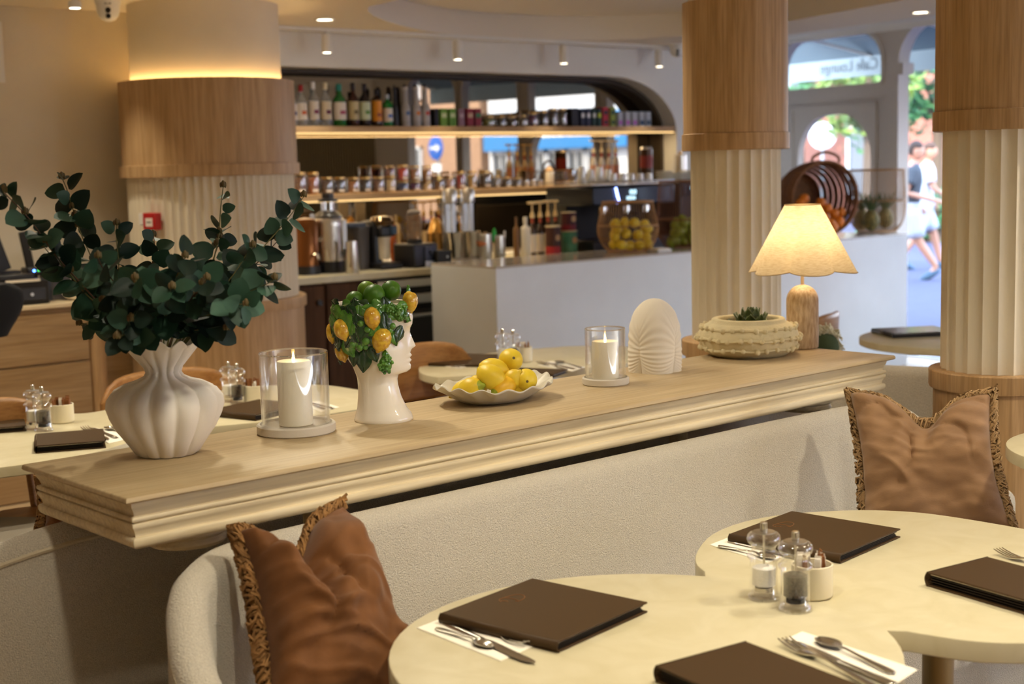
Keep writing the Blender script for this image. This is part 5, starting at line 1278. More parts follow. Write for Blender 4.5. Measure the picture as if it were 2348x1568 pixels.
# ---- boxes
def box_item(px,wpx,top,label,col,band=None,z0=Z1,py=290,y=SY,dpth=.07,group='tea boxes on the upper bar shelf',bz=(.5,.75),name='tea_box',cat='box'):
    X=Xat(px,y,py); d=depth((X,y,z0)); w_=wpx*d/FPX/1.0; H=aty(px,top,y).z-z0
    t=thing(name,label,cat,(X,y,z0+.0005),0,group)
    MB().box(0,0,H/2,w_*1.05,dpth,H).build('carton',plain(col,.5),t,bevel=.001)
    if band: MB().box(0,-dpth/2-.0006,H*(bz[0]+bz[1])/2,w_*.8,.001,H*(bz[1]-bz[0])).build('label',plain(band,.6),t)
    MB().box(0,0,H+.0006,w_*1.05,dpth*.9,.001).build('lid',plain(col,.5),t); return t
bx=[(995,10,250,'narrow black box right of the grey syrup bottles','#141214',None),(1012,18,250,'green tea box with pale edges, left of the pair','#6d9a2e','#c9d49a'),(1032,18,250,'green tea box with pale edges, right of the pair','#5f8f2a','#c9d49a'),(1052,16,251,'dusty pink tea box','#8f6a78','#b9a0a8'),(1072,17,250,'dark red box with a green and peach label, left of the pair','#8f1f32','#c9a48a'),(1090,17,250,'dark red box with a green and peach label, right of the pair','#8a1c30','#3f7a52'),
 (1312,20,249,'wide plain black box among the tea boxes','#0f0d10',None),(1330,12,250,'navy box with a white label, left of the pair','#232a42','#d8d8dc'),(1343,12,250,'navy box with a white label, right of the pair','#252c46','#d8d8dc'),(1356,11,250,'bottle-green box with a white label, left of the pair','#163a2c','#d8d8d0'),(1368,11,250,'bottle-green box with a white label, right of the pair','#14382a','#c9d23c')]
for b_ in bx: box_item(*b_)
for px,w2,c,n_ in ((1382,17,'#b92632','red'),(1399,16,'#93a23c','olive green')):
    box_item(px,w2,271,'lower %s box of the stacked pair'%n_,c,'#3a2a2c' if n_=='red' else '#2f4a3a',bz=(.3,.7))
    X=Xat(px,SY,290); zt=aty(px,270.5,SY).z; box_item(px,w2,247,'upper %s box of the stacked pair'%n_,c,'#3a2a2c' if n_=='red' else '#2f4a3a',z0=zt,bz=(.3,.7))
for k,(px,c2) in enumerate(((1416,'#b06ac0'),(1433,'#b06ac0'),(1449,'#b46cc4'),(1465,'#3c5474'),(1480,'#4a6078'))):
    box_item(px,15,257,('first','second','third','fourth','fifth')[k]+' pale grey box from the left at the right end of the upper shelf','#aeb4be',c2,bz=(.12,.42))
# ---- jars
M_jarg=thin_glass('jar_glass',base=.06)
def jar(px0,px1,top,content,label,zb=Z2,bot=None,y=SY,py=440,var=True,lid=None,group='gold-lidded glass jars on the lower bar shelf'):
    px=(px0+px1)/2; X=Xat(px,y,py); d=depth((X,y,zb)); r=(px1-px0)*d/FPX/2*.98; H=aty(px,top,y).z-zb
    t=thing('storage_jar',label,'jar',(X,y,zb+.0005),0,group)
    MB().lathe([(0,0),(r*.95,0),(r,.006),(r,H*.86),(r*.96,H*.9),(r*.93,H*.9)],24,cap0=False,cap1=False).build('glass',M_jarg,t)
    MB().lathe([(0,.004),(r*.9,.004),(r*.93,.01),(r*.93,H*.74),(r*.8,H*.78),(0,H*.77)],20,cap0=False,cap1=False).build('contents',mk('jar_contents',content,.7,var=.45 if var else .1,vscale=60,bump=.6,bscale=80,bdist=.004),t)
    MB().lathe([(0,H*.885),(r*1.0,H*.885),(r*1.0,H*.99),(r*.96,H),(0,H)],24,cap0=False,cap1=False).build('lid',lid or M_gold,t)
    MB().add([(r*1.01*math.sin(a),-r*1.01*math.cos(a),z) for a in (-.55,-.18,.18,.55) for z in (H*.12,H*.24)],[(0,1,3,2),(2,3,5,4),(4,5,7,6)]).build('label',plain('#ddd6cc',.6),t); return t
JU='glass jars on the upper bar shelf'
for a_ in ((1104,1134,267,'#6d7a32','jar of olive green leaves on the upper shelf'),(1137,1159,266,'#2e2a30','jar of dark tea, second on the upper shelf'),(1161,1184,267,'#4a3a2c','jar of brown tea, third on the upper shelf'),(1186,1209,265,'#85725a','jar of tan powder on the upper shelf'),(1210,1233,258,'#6d2a62','jar of purple sweets on the upper shelf'),(1234,1256,255,'#2f2622','jar of dark beans right of the purple one'),(1257,1278,249,'#4a382e','tall jar of brown nuts on the upper shelf'),(1279,1300,249,'#6e6353','tall jar of grey-brown grain on the upper shelf')):
    jar(a_[0],a_[1],a_[2],a_[3],a_[4],zb=Z1,py=290,group=JU)
for a_ in ((672,702,395,'#6e4426','tall jar of brown flakes at the left end of the lower shelf'),(704,732,395,'#9a5220','tall jar of orange-brown spice, second on the lower shelf'),(735,763,406,'#4b3528','jar of brown powder, third on the lower shelf'),(765,792,406,'#2c2328','jar of dark berries, fourth on the lower shelf'),(797,823,407,'#9c642e','jar of orange lentils on the lower shelf'),(825,851,406,'#2b2026','jar of black tea on the lower shelf'),(855,881,405,'#7a5648','jar of pinkish brown powder on the lower shelf'),(883,908,404,'#d9c49a','jar of cream powder under the dark red jar'),(911,937,415,'#1d3a78','jar of blue sweets under the red jar'),(939,964,415,'#5a2258','jar of purple sweets on the lower shelf'),(967,991,415,'#d2ba92','jar of ivory powder at the right of the purple one'),(994,1019,407,'#6a4a2e','jar of brown biscuits on the lower shelf'),(1021,1043,405,'#b9968a','jar of pale pink sweets'),(1045,1068,393,'#8f2f2a','tall jar of red sweets'),(1071,1095,392,'#b9995a','tall jar of golden pasta'),(1098,1126,392,'#4a3d35','tall jar of dark mixed nuts'),(1129,1147,403,'#8c857c','jar of grey seeds'),(1149,1172,406,'#3b332e','jar of dark coffee beans'),(1174,1196,407,'#4e4a52','jar of slate grey tea')):
    jar(*a_)
for a_ in ((885,906,380,404,'#5a1618','dark red jar stacked on the cream one'),(911,937,378,415,'#b93424','bright red jar stacked on the blue one'),(939,964,380,415,'#9c6a3a','caramel jar stacked on the purple one'),(967,990,380,415,'#a87848','light caramel jar stacked on the ivory one')):
    zt=aty((a_[0]+a_[1])/2,a_[3]-.4,SY).z; jar(a_[0],a_[1],a_[2],a_[4],a_[5],zb=zt)
for k,(px,top) in enumerate(((1208,413),(1224,411),(1239,413))):
    jar(px-6.5,px+6.5,top,'#cfc6ba',('leftmost','middle','rightmost')[k]+' of three small spice jars on the lower shelf',var=False,lid=M_chrome)
X=Xat(1260,SY,440); t=thing('canister','cream canister with a round wooden lid on the lower shelf','canister',(X,SY,Z2+.0005))
MB().lathe([(0,0),(.033,0),(.035,.004),(.035,.105),(0,.105)],24,cap0=False,cap1=False).build('body',M_ceramic,t); MB().lathe([(0,.106),(.034,.106),(.034,.115),(.02,.13),(.012,.142),(0,.145)],20,cap0=False,cap1=False).build('lid',M_oakx,t)
X=Xat(1296,SY,440); t=thing('glass_box','clear glass box with brown packets at the right end of the lower shelf','box',(X,SY,Z2+.0005))
MB().box(0,0,.055,.13,.13,.11).build('glass',M_jarg,t,smooth=False); MB().box(-.02,0,.022,.07,.08,.04).build('packets',plain('#8f6238'),t); MB().box(0,0,.113,.135,.135,.006).build('lid',M_gold,t)
# ---- machines on the back counter
CY=7.36
def cpos(px,Y=CY,z=CTZ): return (Xat(px,Y,560),Y,z+.0006)
def mmc(px,Y=CY): return depth((Xat(px,Y,560),Y,CTZ))/FPX
M_copper=mk('copper_brown','#7a4a24',.28,.8)
x_=cpos(702); t=thing('coffee_urn','brown coffee urn half hidden behind the big pillar','urn',x_); 
MB().lathe([(0,0),(.085,0),(.085,.05),(0,.05)],24,cap0=False,cap1=False).build('base',M_black,t); MB().lathe([(.0,.05),(.075,.05),(.078,.3),(.06,.33),(0,.34)],28,cap0=False,cap1=False).build('boiler',M_copper,t); MB().tube([(0,-.07,.12),(0,-.13,.12),(0,-.14,.09)],.012,8).build('tap',M_chrome,t)
x_=cpos(756); t=thing('juicer','tall steel centrifugal juicer with a black lid','juicer',x_,0); s=mmc(756)
MB().lathe([(0,0),(.088,0),(.09,.01),(.088,.07),(0,.07)],32,cap0=False,cap1=False).build('base',M_black,t)
MB().lathe([(0,.07),(.085,.07),(.088,.09),(.088,.26),(.092,.28),(.092,.315),(.085,.33),(0,.33)],32,cap0=False,cap1=False).build('body',M_brushed,t)
MB().lathe([(0,.33),(.086,.33),(.084,.345),(.05,.375),(0,.375)],28,cap0=False,cap1=False).build('cover',plain('#3a3734',.3),t)
MB().lathe([(0,.375),(.042,.375),(.042,.43),(0,.43)],24,cap0=False,cap1=False).build('chute',M_jarg,t); MB().lathe([(0,.43),(.06,.43),(.06,.445),(.038,.45),(.036,.48),(0,.48)],24,cap0=False,cap1=False).build('pusher',M_black,t)
MB().box(.05,-.085,.22,.035,.02,.2).build('clamp_arm',plain('#b9b8b8',.3,.4),t,bevel=.006); MB().box(.05,-.097,.115,.028,.012,.055).build('switch',M_black,t,bevel=.005); MB().box(.05,-.104,.10,.014,.006,.02).build('switch_light',plain('#b3331f',.4),t); MB().tube([(-.085,-.02,.2),(-.14,-.05,.215)],.014,8).build('spout',M_chrome,t)
x_=cpos(818,7.42); t=thing('pulp_bin','dark grey pulp bin right of the juicer','bin',x_); MB().lathe([(0,0),(.075,0),(.085,.24),(.09,.25),(.088,.27),(.02,.29),(0,.29)],28,cap0=False,cap1=False).build('bucket',plain('#4b4440',.5),t); MB().box(-.05,-.05,.28,.14,.08,.03).build('feed_lip',plain('#3a3f4c',.4),t,bevel=.01)
def tumbler(px,py_t,w,label,Y=7.2,mat=None,taper=.8,zb=CTZ,name='steel_cup',group=None,cat='cup'):
    x_=cpos(px,Y,zb); s=depth(x_)/FPX; r=w*s/2; H=aty(px,py_t,Y).z-zb; t=thing(name,label,cat,x_,0,group)
    MB().lathe([(0,0),(r*.96,0),(r,.004),(r*taper,H),(r*taper-.002,H),(r*.95,.006),(0,.006)],26,cap0=False,cap1=False).build('cup',mat or M_brushed,t); MB().lathe([(r*taper-.0025,H-.0015),(r*taper+.0012,H),(r*taper-.0025,H+.002)],26,cap0=False,cap1=False).build('rim',mat or M_chrome,t); return t
tumbler(806,553,33,'upside-down steel cup in front of the juicer',7.16)
x_=cpos(877,7.34); t=thing('coffee_grinder','black coffee grinder with a cream glass column','grinder',x_)
MB().box(0,.02,.02,.17,.24,.04).build('base',M_black,t,bevel=.01); MB().box(-.045,.05,.16,.06,.14,.28).build('pillar',M_black,t,bevel=.01); MB().lathe([(0,.06),(.045,.06),(.05,.2),(0,.2)],24,cap0=False,cap1=False).build('column',plain('#c9b99a',.25),t); MB().box(.0,-.0,.235,.12,.14,.07).build('head',M_black,t,bevel=.015); MB().lathe([(.04,.27),(.07,.27),(.075,.30),(.06,.325),(0,.33)],28,cap1=False).build('hopper_lid',mk('dark_chrome','#6d5a44',.15,1),t); MB().box(.035,-.075,.24,.04,.02,.05).build('display',plain('#3a4a5c',.2),t)
bottle(903,13,515,'small orange sauce bottle beside the blender',gmat('#a84a16'),plain('#a81f1a'),None,y=7.42,zb=CTZ,py=590,group='bottles on the back counter')
x_=cpos(951,7.28); t=thing('blender','blender with a smoky jug on a black base','blender',x_,R(8))
MB().prism([(-.105,-.10),(.105,-.10),(.095,.1),(-.095,.1)],0,.15).build('base',M_black,t,bevel=.012); MB().box(.03,-.105,.075,.10,.012,.11).build('control_panel',plain('#22242c',.3),t,bevel=.004); MB().box(.035,-.112,.022,.11,.006,.035).build('name_plate',plain('#c9ccd0',.3,.6),t); MB().loc(.03,-.112,.095,0,PI/2).lathe([(.014,0),(.012,.014),(0,.014)],14,cap1=False).build('dial',M_black,t)
mb=MB().lathe([(.05,.17),(.066,.22),(.072,.31),(.074,.325)],4,cap0=True,cap1=False); mb.build('jug',thin_glass('smoky_jug',tint=(.72,.62,.52),base=.08,body='#9c8268',bodymix=.35),t,bevel=.012); MB().cyl(.05,.15,.172,20).build('collar',M_blackm,t); MB().lathe([(0,.33),(.06,.33),(.062,.35),(.03,.36),(0,.362)],4,cap0=False,cap1=False).build('lid',plain('#6e6258',.35),t,bevel=.008)
x_=cpos(1000,7.42); t=thing('gold_canister','tall golden canister behind the blender','canister',x_); MB().lathe([(0,0),(.06,0),(.062,.2),(0,.2)],26,cap0=False,cap1=False).build('body',mk('gold_tin','#b08a50',.25,1),t); MB().lathe([(0,.2),(.058,.2),(.03,.28),(.012,.30),(0,.30)],24,cap0=False,cap1=False).build('cone_lid',mk('gold_tin2','#9c7640',.3,1),t)
x_=cpos(1006,7.2); t=thing('black_caddy','small black box caddy left of the drinks mixer','box',x_); MB().box(0,0,.05,.11,.12,.10).build('body',M_blackm,t,bevel=.004); MB().box(.02,-.061,.06,.012,.002,.012).build('badge',plain('#c8c8c8',.3),t)
# twin drinks mixer
x_=cpos(1066,7.24); t=thing('drinks_mixer','twin-spindle steel drinks mixer with two shaker cups','mixer',x_); 
MB().box(0,.02,.015,.29,.20,.03).build('base',M_brushed,t,bevel=.005)
for sx in (-.09,.055):
    MB().box(sx-.045,.05,.25,.014,.03,.46).build('post',M_chrome,t,bevel=.003); MB().box(sx+.01,.06,.21,.085,.05,.36).build('back_plate',M_brushed,t,bevel=.004)
    MB().loc(sx+.01,.03,0).lathe([(0,.39),(.038,.39),(.04,.40),(.04,.47),(.03,.485),(0,.49)],22,cap0=False,cap1=False).build('motor_head',M_brushed,t); MB().loc(sx+.01,.03,0).cyl(.005,.2,.39,8).build('spindle',M_chrome,t)
    MB().loc(sx+.012,.0,0).lathe([(0,.031),(.034,.031),(.036,.04),(.05,.2),(.052,.205),(.047,.2),(.033,.04)],26,cap0=False,cap1=False).build('shaker_cup',M_steel,t)
tumbler(1112,537,32,'steel cup holding an orange sponge',7.18,M_brushed,1.0); x_=cpos(1112,7.18); t=thing('orange_sponge','orange pad resting in the left steel cup','sponge',(x_[0],x_[1],CTZ+.105)); MB().ell((0,0,.02),(.05,.045,.045),18,12).build('pad',plain('#c4764a',.8),t); MB().tube([(0,0,.05),(.01,.01,.09)],[.01,.016],8).build('wooden_handle',M_oakx,t)
tumbler(1144,540,29,'steel cup holding a green spoon and a white tool',7.18,M_brushed,1.0)
t=thing('green_scoop','bright green scoop standing in the right steel cup','scoop',(Xat(1138,7.18,560),7.18,CTZ+.02)); MB().tube([(0,0,0),(-.01,0,.1)],.006,8).build('handle',plain('#138a2c',.4),t); MB().ell((-.014,0,.15),(.018,.010,.05),16,10).build('blade',plain('#16a030',.4),t)
t=thing('white_spatula','white spatula leaning in the right steel cup','spatula',(Xat(1148,7.17,560),7.17,CTZ+.02)); MB().tube([(0,0,0),(.03,0,.13)],.005,8).build('handle',W_,t); MB().box(.036,0,.155,.016,.004,.05).build('blade',W_,t,bevel=.002)
bottle(1185,15,498,'brown squeeze bottle left of the white one',plain('#7a5226',.4),plain('#6a4420',.4),None,y=7.22,zb=CTZ,py=570,group='bottles on the back counter',shape='square')
bottle(1206,23,497,'white squeeze bottle with a conical top',plain('#e8dcc4',.4),plain('#e8dcc4',.4),None,y=7.18,zb=CTZ,py=570,group='bottles on the back counter',shape='square')
def pump(px,top,label,Y,zb,col='#3a2418',w=17,lab='#ded2c0',group='syrup bottles with cream pumps',py=560):
    X=Xat(px,Y,py); s=depth((X,Y,zb))/FPX; r=w*s/2; H=aty(px,top,Y).z-zb; t=thing('syrup_bottle',label,'syrup bottle',(X,Y,zb+.0005),0,group)
    MB().lathe([(0,0),(r*.95,0),(r,.006),(r,.46*H),(r*.8,.54*H),(r*.38,.62*H),(r*.36,.72*H),(0,.72*H)],20,cap0=False,cap1=False).build('glass',gmat(col,.15),t)
    MB().lathe([(r*1.015,.1*H),(r*1.015,.42*H)],20,cap0=False,cap1=False).build('label',plain(lab,.6),t); MB().lathe([(r*.40,.6*H),(r*.40,.7*H)],16,cap0=False,cap1=False).build('neck_label',plain('#a8452c',.6),t)
    cm=plain('#e2c48c',.5)
    MB().lathe([(0,.71*H),(r*.62,.71*H),(r*.62,.76*H),(r*.4,.8*H),(r*.22,.83*H),(r*.2,.95*H),(0,.95*H)],16,cap0=False,cap1=False).build('pump_collar',cm,t); MB().box(-r*.25,0,.975*H,r*2.4,r*.8,.045*H).build('pump_head',cm,t,bevel=.003); return t
for k,(px,top) in enumerate(((1222,462),(1240,461),(1258,459),(1275,458))): pump(px,top,('first','second','third','fourth')[k]+' cream-pumped syrup bottle from the left on the back counter',7.26,CTZ)
for k,(px,top) in enumerate(((1290,456),(1306,452))): pump(px,top,('left','right')[k]+' cream pump rising behind the maroon tin',7.46,CTZ,w=15)
def tin(px,w,top,bottom_col,top_col,label,Y,zb=CTZ,split=.35):
    X=Xat(px,Y,560); s=depth((X,Y,zb))/FPX; H=aty(px,top,Y).z-zb; r=w*s/2; t=thing('tin',label,'tin',(X,Y,zb+.0005),0,'drink tins on the back counter')
    MB().lathe([(0,0),(r,0),(r,H*split)],24,cap0=False,cap1=False).build('lower_band',plain(bottom_col,.45),t); MB().lathe([(r*.998,H*split),(r*.998,H*.95)],24,cap0=False,cap1=False).build('upper_band',plain(top_col,.45),t); MB().lathe([(0,H*.95),(r*1.02,H*.95),(r*1.02,H),(0,H)],24,cap0=False,cap1=False).build('lid',plain('#d8c49a',.4),t)
    MB().loc(0,-r-.0005,H*.62,0,PI/2).cyl(r*.42,0,.001,18).build('emblem',plain('#c9a070',.5),t); return t
tin(1268,35,517,'#b3242a','#4a261c','brown and red drinking chocolate tin',7.19)
tin(1306,36,528,'#5a9a78','#4f8e6c','green tin under the maroon one',7.2,split=.5)
tin(1305,34,486,'#7a1424','#4a141e','maroon tin stacked on the green one',7.2,zb=aty(1305,527.5,7.2).z+.0005,split=.3)
# ---- espresso machine on the counter behind the baskets
EX0,EX1=Xat(1312,7.25,500),Xat(1500,7.25,500); EW=EX1-EX0
em=thing('espresso_machine','large black espresso machine with a blue-lit side and a glowing display','espresso machine',((EX0+EX1)/2,7.28,CTZ+.0005))
MB().box(0,.0,.05,EW,.5-.02,.10).build('drip_base',M_black,em,bevel=.01); MB().box(0,.14,.21,EW*.97,.20,.26).build('back_body',mk('machine_dark','#16120f',.6),em,bevel=.01)
zt=aty(1460,424,7.25).z-CTZ
MB().box(0,.0,zt-.065,EW,.48,.13).build('head',plain('#141a24',.3),em,bevel=.012)
MB().box(EW*.20,-.243,zt-.06,EW*.45,.006,.09).build('display_panel',plain('#101d2c',.15),em)
M_disp=emis('display_glow',(.55,.85,1),1.6); M_blue=emis('blue_light',(.25,.35,1),5)
dx0=(Xat(1452,7.03,440)-(EX0+EX1)/2)
text('display_digits','000',.045,M_disp,em,FWD(dx0,-.248,zt-.045)); text('display_digits','00000',.035,M_disp,em,FWD(dx0-.02,-.248,zt-.085))
MB().tube([(Xat(1412,7.03,430)-(EX0+EX1)/2,-.25,zt-.01),(Xat(1416,7.03,430)-(EX0+EX1)/2,-.25,zt-.07),(Xat(1419,7.03,430)-(EX0+EX1)/2,-.25,zt-.10),(Xat(1414,7.03,430)-(EX0+EX1)/2,-.25,zt-.115)],.007,8).build('blue_edge_light',M_blue,em)
for sx in (-.28,0,.24): 
    MB().loc(sx*EW,-.15,zt-.19).lathe([(0,0),(.035,0),(.035,.05),(0,.06)],18,cap0=False,cap1=False).build('group_head',M_chrome,em); MB().tube([(sx*EW,-.16,zt-.18),(sx*EW,-.28,zt-.2)],.012,8).build('portafilter',M_black,em)
MB().box(0,0,zt+.012,EW,.46,.004).build('cup_tray',M_brushed,em)
for yy in (-.235,.235): MB().tube([(-EW/2,yy,zt+.03),(EW/2,yy,zt+.03)],.005,6).build('rail',M_chrome,em)
TOPZ=CTZ+zt+.0155
M_gls=thin_glass('tumbler_glass',base=.16,body='#f2eee6',bodymix=.55)
for k,px in enumerate((1337,1357,1377,1397)): tumbler(px,383+(k%2)*6,23,('leftmost','second','third','fourth')[k]+' tall upturned glass stacked on the espresso machine',7.36,M_gls,.62,TOPZ,'drinking_glass','upturned glasses on the espresso machine','glass')
for k,px in enumerate((1409,1430,1450,1470,1490)): tumbler(px,398,19,('first','second','third','fourth','fifth')[k]+' short upturned glass from the left above the display',7.14,M_gls,.72,TOPZ,'drinking_glass','short glasses on the espresso machine','glass')
for k,(px,top) in enumerate(((1362,321),(1380,321),(1397,321),(1413,321))):
    pump(px,top,('first','second','third','fourth')[k]+' cream-pumped bottle from the left standing on the espresso machine',7.45,TOPZ,col='#c9b7a0',w=15,lab='#c98a6a',group='pumped bottles above the espresso machine',py=390)
X=Xat(1482,7.45,370); t=thing('canister','dark brown canister with a red band on top of the espresso machine','canister',(X,7.45,TOPZ+.0005)); H=aty(1482,337,7.45).z-TOPZ
MB().lathe([(0,0),(.047,0),(.047,H*.93),(0,H*.93)],24,cap0=False,cap1=False).build('body',mk('brown_tin','#3a2414',.3,.5),t); MB().lathe([(.0475,H*.4),(.0475,H*.75)],24,cap0=False,cap1=False).build('band',plain('#7a1f16',.5),t); MB().lathe([(0,H*.93),(.046,H*.93),(.04,H),(0,H)],20,cap0=False,cap1=False).build('lid',M_brushed,t)
X=Xat(1560,7.45,360); t=thing('canister','tall steel canister beside the oak column at the end of the bar','canister',(X,7.45,TOPZ+.0005)); MB().lathe([(0,0),(.045,0),(.045,.19),(.02,.2),(0,.2)],24,cap0=False,cap1=False).build('body',M_brushed,t); MB().lathe([(0,.2),(.014,.2),(.014,.22),(0,.225)],12,cap0=False,cap1=False).build('knob',M_gold,t)
# second machine behind the pear basket
E2a,E2b=Xat(1506,7.3,470),Xat(1640,7.3,470); e2=thing('espresso_machine','second grey espresso machine seen through the pear basket','espresso machine',((E2a+E2b)/2,7.3,CTZ+.0005)); w2=E2b-E2a
zt2=aty(1550,418,7.1).z-CTZ
MB().box(0,0,zt2/2,w2,.46,zt2).build('body',plain('#4a4648',.35,.5),e2,bevel=.015); MB().box(-w2*.1,-.235,zt2-.06,w2*.7,.006,.085).build('display_panel',plain('#182230',.2),e2)
text('display_digits','000',.045,M_disp,e2,FWD(-w2*.28,-.239,zt2-.045)); text('display_digits','0000',.035,M_disp,e2,FWD(-w2*.02,-.239,zt2-.045)); MB().box(0,-.24,zt2*.45,w2*.8,.02,.02).build('rail',M_chrome,e2)
TOP2=CTZ+zt2+.001
for k,(px,n_) in enumerate(((1524,5),(1550,4),(1578,5))):
    for q in range(n_):
        x_=(Xat(px,7.28,400),7.28,TOP2+q*.017); s_=thing('saucer',('lowest','second','third','fourth','topmost')[q if q<n_-1 else 4]+' white plate of the '+('left','middle','right')[k]+' stack on the second machine','plate',x_,0,'white plates stacked on the second machine')
        MB().lathe([(0,0),(.045,0),(.07,.012),(.072,.015),(.04,.006),(0,.005)],24,cap0=False,cap1=False).build('dish',M_ceramic,s_)
# ---- wicker fruit baskets
M_wick=mk('wicker','#8a5a34',.65,var=.3,vscale=40); M_rattan=mk('rattan_light','#b98d5c',.65,var=.25,vscale=40)
def basket(name,label,loc,prof,n,wire,mat,rings,bands=(),rot=None,handle=None):
    t=thing(name,label,'basket',loc)
    if rot: t.rotation_euler=rot
    mb=MB()
    def rad(z):
        for (r0,z0),(r1,z1) in zip(prof,prof[1:]):
            if z0<=z<=z1: return r0+(r1-r0)*(z-z0)/(z1-z0)
        return prof[-1][0]
    zs=[prof[0][1]+(prof[-1][1]-prof[0][1])*k/14 for k in range(15)]
    P=cat_rom([(r,0,z) for r,z in prof],6,False)
    for k in range(n):
        a=2*PI*k/n; mb.tube([(p.x*math.cos(a),p.x*math.sin(a),p.z) for p in P],wire,4,caps=False)
    stuff(mb.build('wicker_stakes',mat,t))
    for z,w_ in rings:
        pz=min(P,key=lambda q:abs(q.z-z)); MB().tube([(pz.x*math.cos(2*PI*k/48),pz.x*math.sin(2*PI*k/48),z) for k in range(48)],w_,6,closed=True).build('hoop',mat,t)
    MB().lathe([(0,prof[0][1]),(prof[0][0],prof[0][1]),(prof[0][0],prof[0][1]+.006),(0,prof[0][1]+.006)],28,cap0=False,cap1=False).build('woven_base',mat,t)
    if handle:
        MB().tube(cat_rom(handle,8,False),.009,7).build('handle',mat,t)
    return t
BY=6.62
def bpos(px,Y=BY): return (Xat(px,Y,560),Y,BZ)
def bmm(px,Y=BY): return depth(bpos(px,Y))/FPX
x_=bpos(1440); s=bmm(1440)
hB=aty(1440,461,BY).z-BZ
basket('wicker_basket','round wicker basket of yellow lemons standing on the bar',x_,[(.125,.0),(.17,.05),(.197,.12),(.197,.17),(.18,.25),(.165,hB)],64,.0013,M_rattan,[(0.005,.006),(hB*.52,.004),(hB-.004,.006)])
rd=random.Random(21)
BLR=[('top row',((1392,527),(1410,514),(1432,512),(1455,511),(1478,514),(1494,524))),('middle row',((1388,545),(1410,537),(1436,536),(1462,538),(1488,542))),('bottom row',((1402,560),(1422,562),(1444,563),(1466,562),(1486,560)))]
for row,pts_ in BLR:
    for k,(px,py) in enumerate(pts_):
        dy=rd.uniform(-.10,.0); Y=BY+dy; p=aty(px,py,Y); off=V3((p.x-x_[0],p.y-x_[1],0))
        if off.length>.15: off=off.normalized()*.15
        lemon((x_[0]+off.x,x_[1]+off.y,max(p.z,BZ+.035)),(rd.gauss(0,1),rd.gauss(0,1),rd.gauss(0,.7)),.042,.033,'%s lemon from the left in the %s of the round wicker basket'%(('first','second','third','fourth','fifth','sixth')[k],row),M_lemon,False,'lemons in the wicker basket on the bar')
M_pear=mk('green_pear','#8f9a2a',.45,var=.2,vscale=12)
x_=bpos(1572,6.68); hP=aty(1560,414,6.68).z-BZ
basket('wicker_basket','tall wicker basket of green pears half behind the oak column',x_,[(.13,.0),(.18,.06),(.195,.14),(.19,.25),(.175,hP)],70,.0015,M_wick,[(.005,.006),(hP*.42,.005),(hP-.004,.007)])
PRW=[('top row',((1545,515),(1566,508),(1586,512))),('middle row',((1524,535),(1543,530),(1563,526),(1584,532))),('bottom row',((1528,555),(1548,558),(1568,555),(1588,552)))]
for row,pts_ in PRW:
    for k,(px,py) in enumerate(pts_):
        Y=6.68+rd.uniform(-.10,.0); p=aty(px,py,Y); off=V3((p.x-x_[0],p.y-x_[1],0))
        if off.length>.14: off=off.normalized()*.14
        t=thing('pear','%s green pear from the left in the %s of the tall wicker basket'%(('first','second','third','fourth')[k],row),'pear',(x_[0]+off.x,x_[1]+off.y,max(p.z,BZ+.045)),0,'pears in the wicker basket'); t.rotation_euler=(rd.uniform(-1,1),rd.uniform(-1,1),rd.uniform(0,6))
        MB().lathe([(0,-.04),(.018,-.04),(.035,-.024),(.038,-.002),(.03,.022),(.02,.04),(.013,.048),(0,.05)],18,cap0=False,cap1=False).build('flesh',M_pear,t,ang=80); MB().tube([(0,0,.048),(.004,0,.066)],.002,5).build('stalk',M_bark,t)
t=thing('napkin_stack','small white tray with napkins on the bar between the baskets','napkins',bpos(1512,6.45)); MB().box(0,0,.006,.13,.1,.012).build('tray',M_white,t,bevel=.003); MB().box(0,0,.016,.11,.08,.007).build('napkins',M_napkin,t)
# tilted basket of oranges and basket of pineapples at the far end of the bar
mc=aty(1893,463,6.42); mc.z=max(mc.z,BZ+.288)
mouthdir=(V3((-math.cos(R(37)),-math.sin(R(37)),0))*.86+V3((math.sin(R(37)),-math.cos(R(37)),0))*.48+V3((0,0,-.01))).normalized()
ob=mc-mouthdir*.17
ot=basket('wicker_basket','brown wicker basket tipped on its side, spilling oranges on the bar end',tuple(ob),[(.15,-.30),(.20,-.22),(.25,-.06),(.268,.07),(.262,.17)],110,.0042,M_wick,[(-.29,.01),(-.20,.006),(-.12,.006),(-.04,.006),(.04,.006),(.11,.006),(.166,.012)])
for k in range(8):
    z_=-.28+.054*k; rr=[(.15,-.30),(.20,-.22),(.25,-.06),(.268,.07),(.262,.17)]
    def rz_(z):
        for (r0,z0),(r1,z1) in zip(rr,rr[1:]):
            if z<=z1: return r0+(r1-r0)*(z-z0)/(z1-z0)
        return .262
    MB().lathe([(rz_(z_),z_),(rz_(z_+.036),z_+.036)],60,cap0=False,cap1=False).build('woven_band',M_wick,ot,solid=.004)
ot.rotation_mode='QUATERNION'; ot.rotation_quaternion=V3((0,0,1)).rotation_difference(mouthdir)
upl=(V3((0,0,1))-mouthdir*mouthdir.z).normalized(); sd=mouthdir.cross(upl); iq=ot.rotation_quaternion.inverted()
hp=[iq@(mouthdir*.165+upl*h+sd*s_) for h,s_ in ((.255,-.11),(.30,-.095),(.33,0),(.30,.095),(.255,.11))]
MB().tube(cat_rom(hp,8,False),.010,7).build('handle',M_wick,ot)
M_orange=mk('orange_peel','#d9781a',.45,var=.15,vscale=9,bump=.2,bscale=250,bdist=.0006)
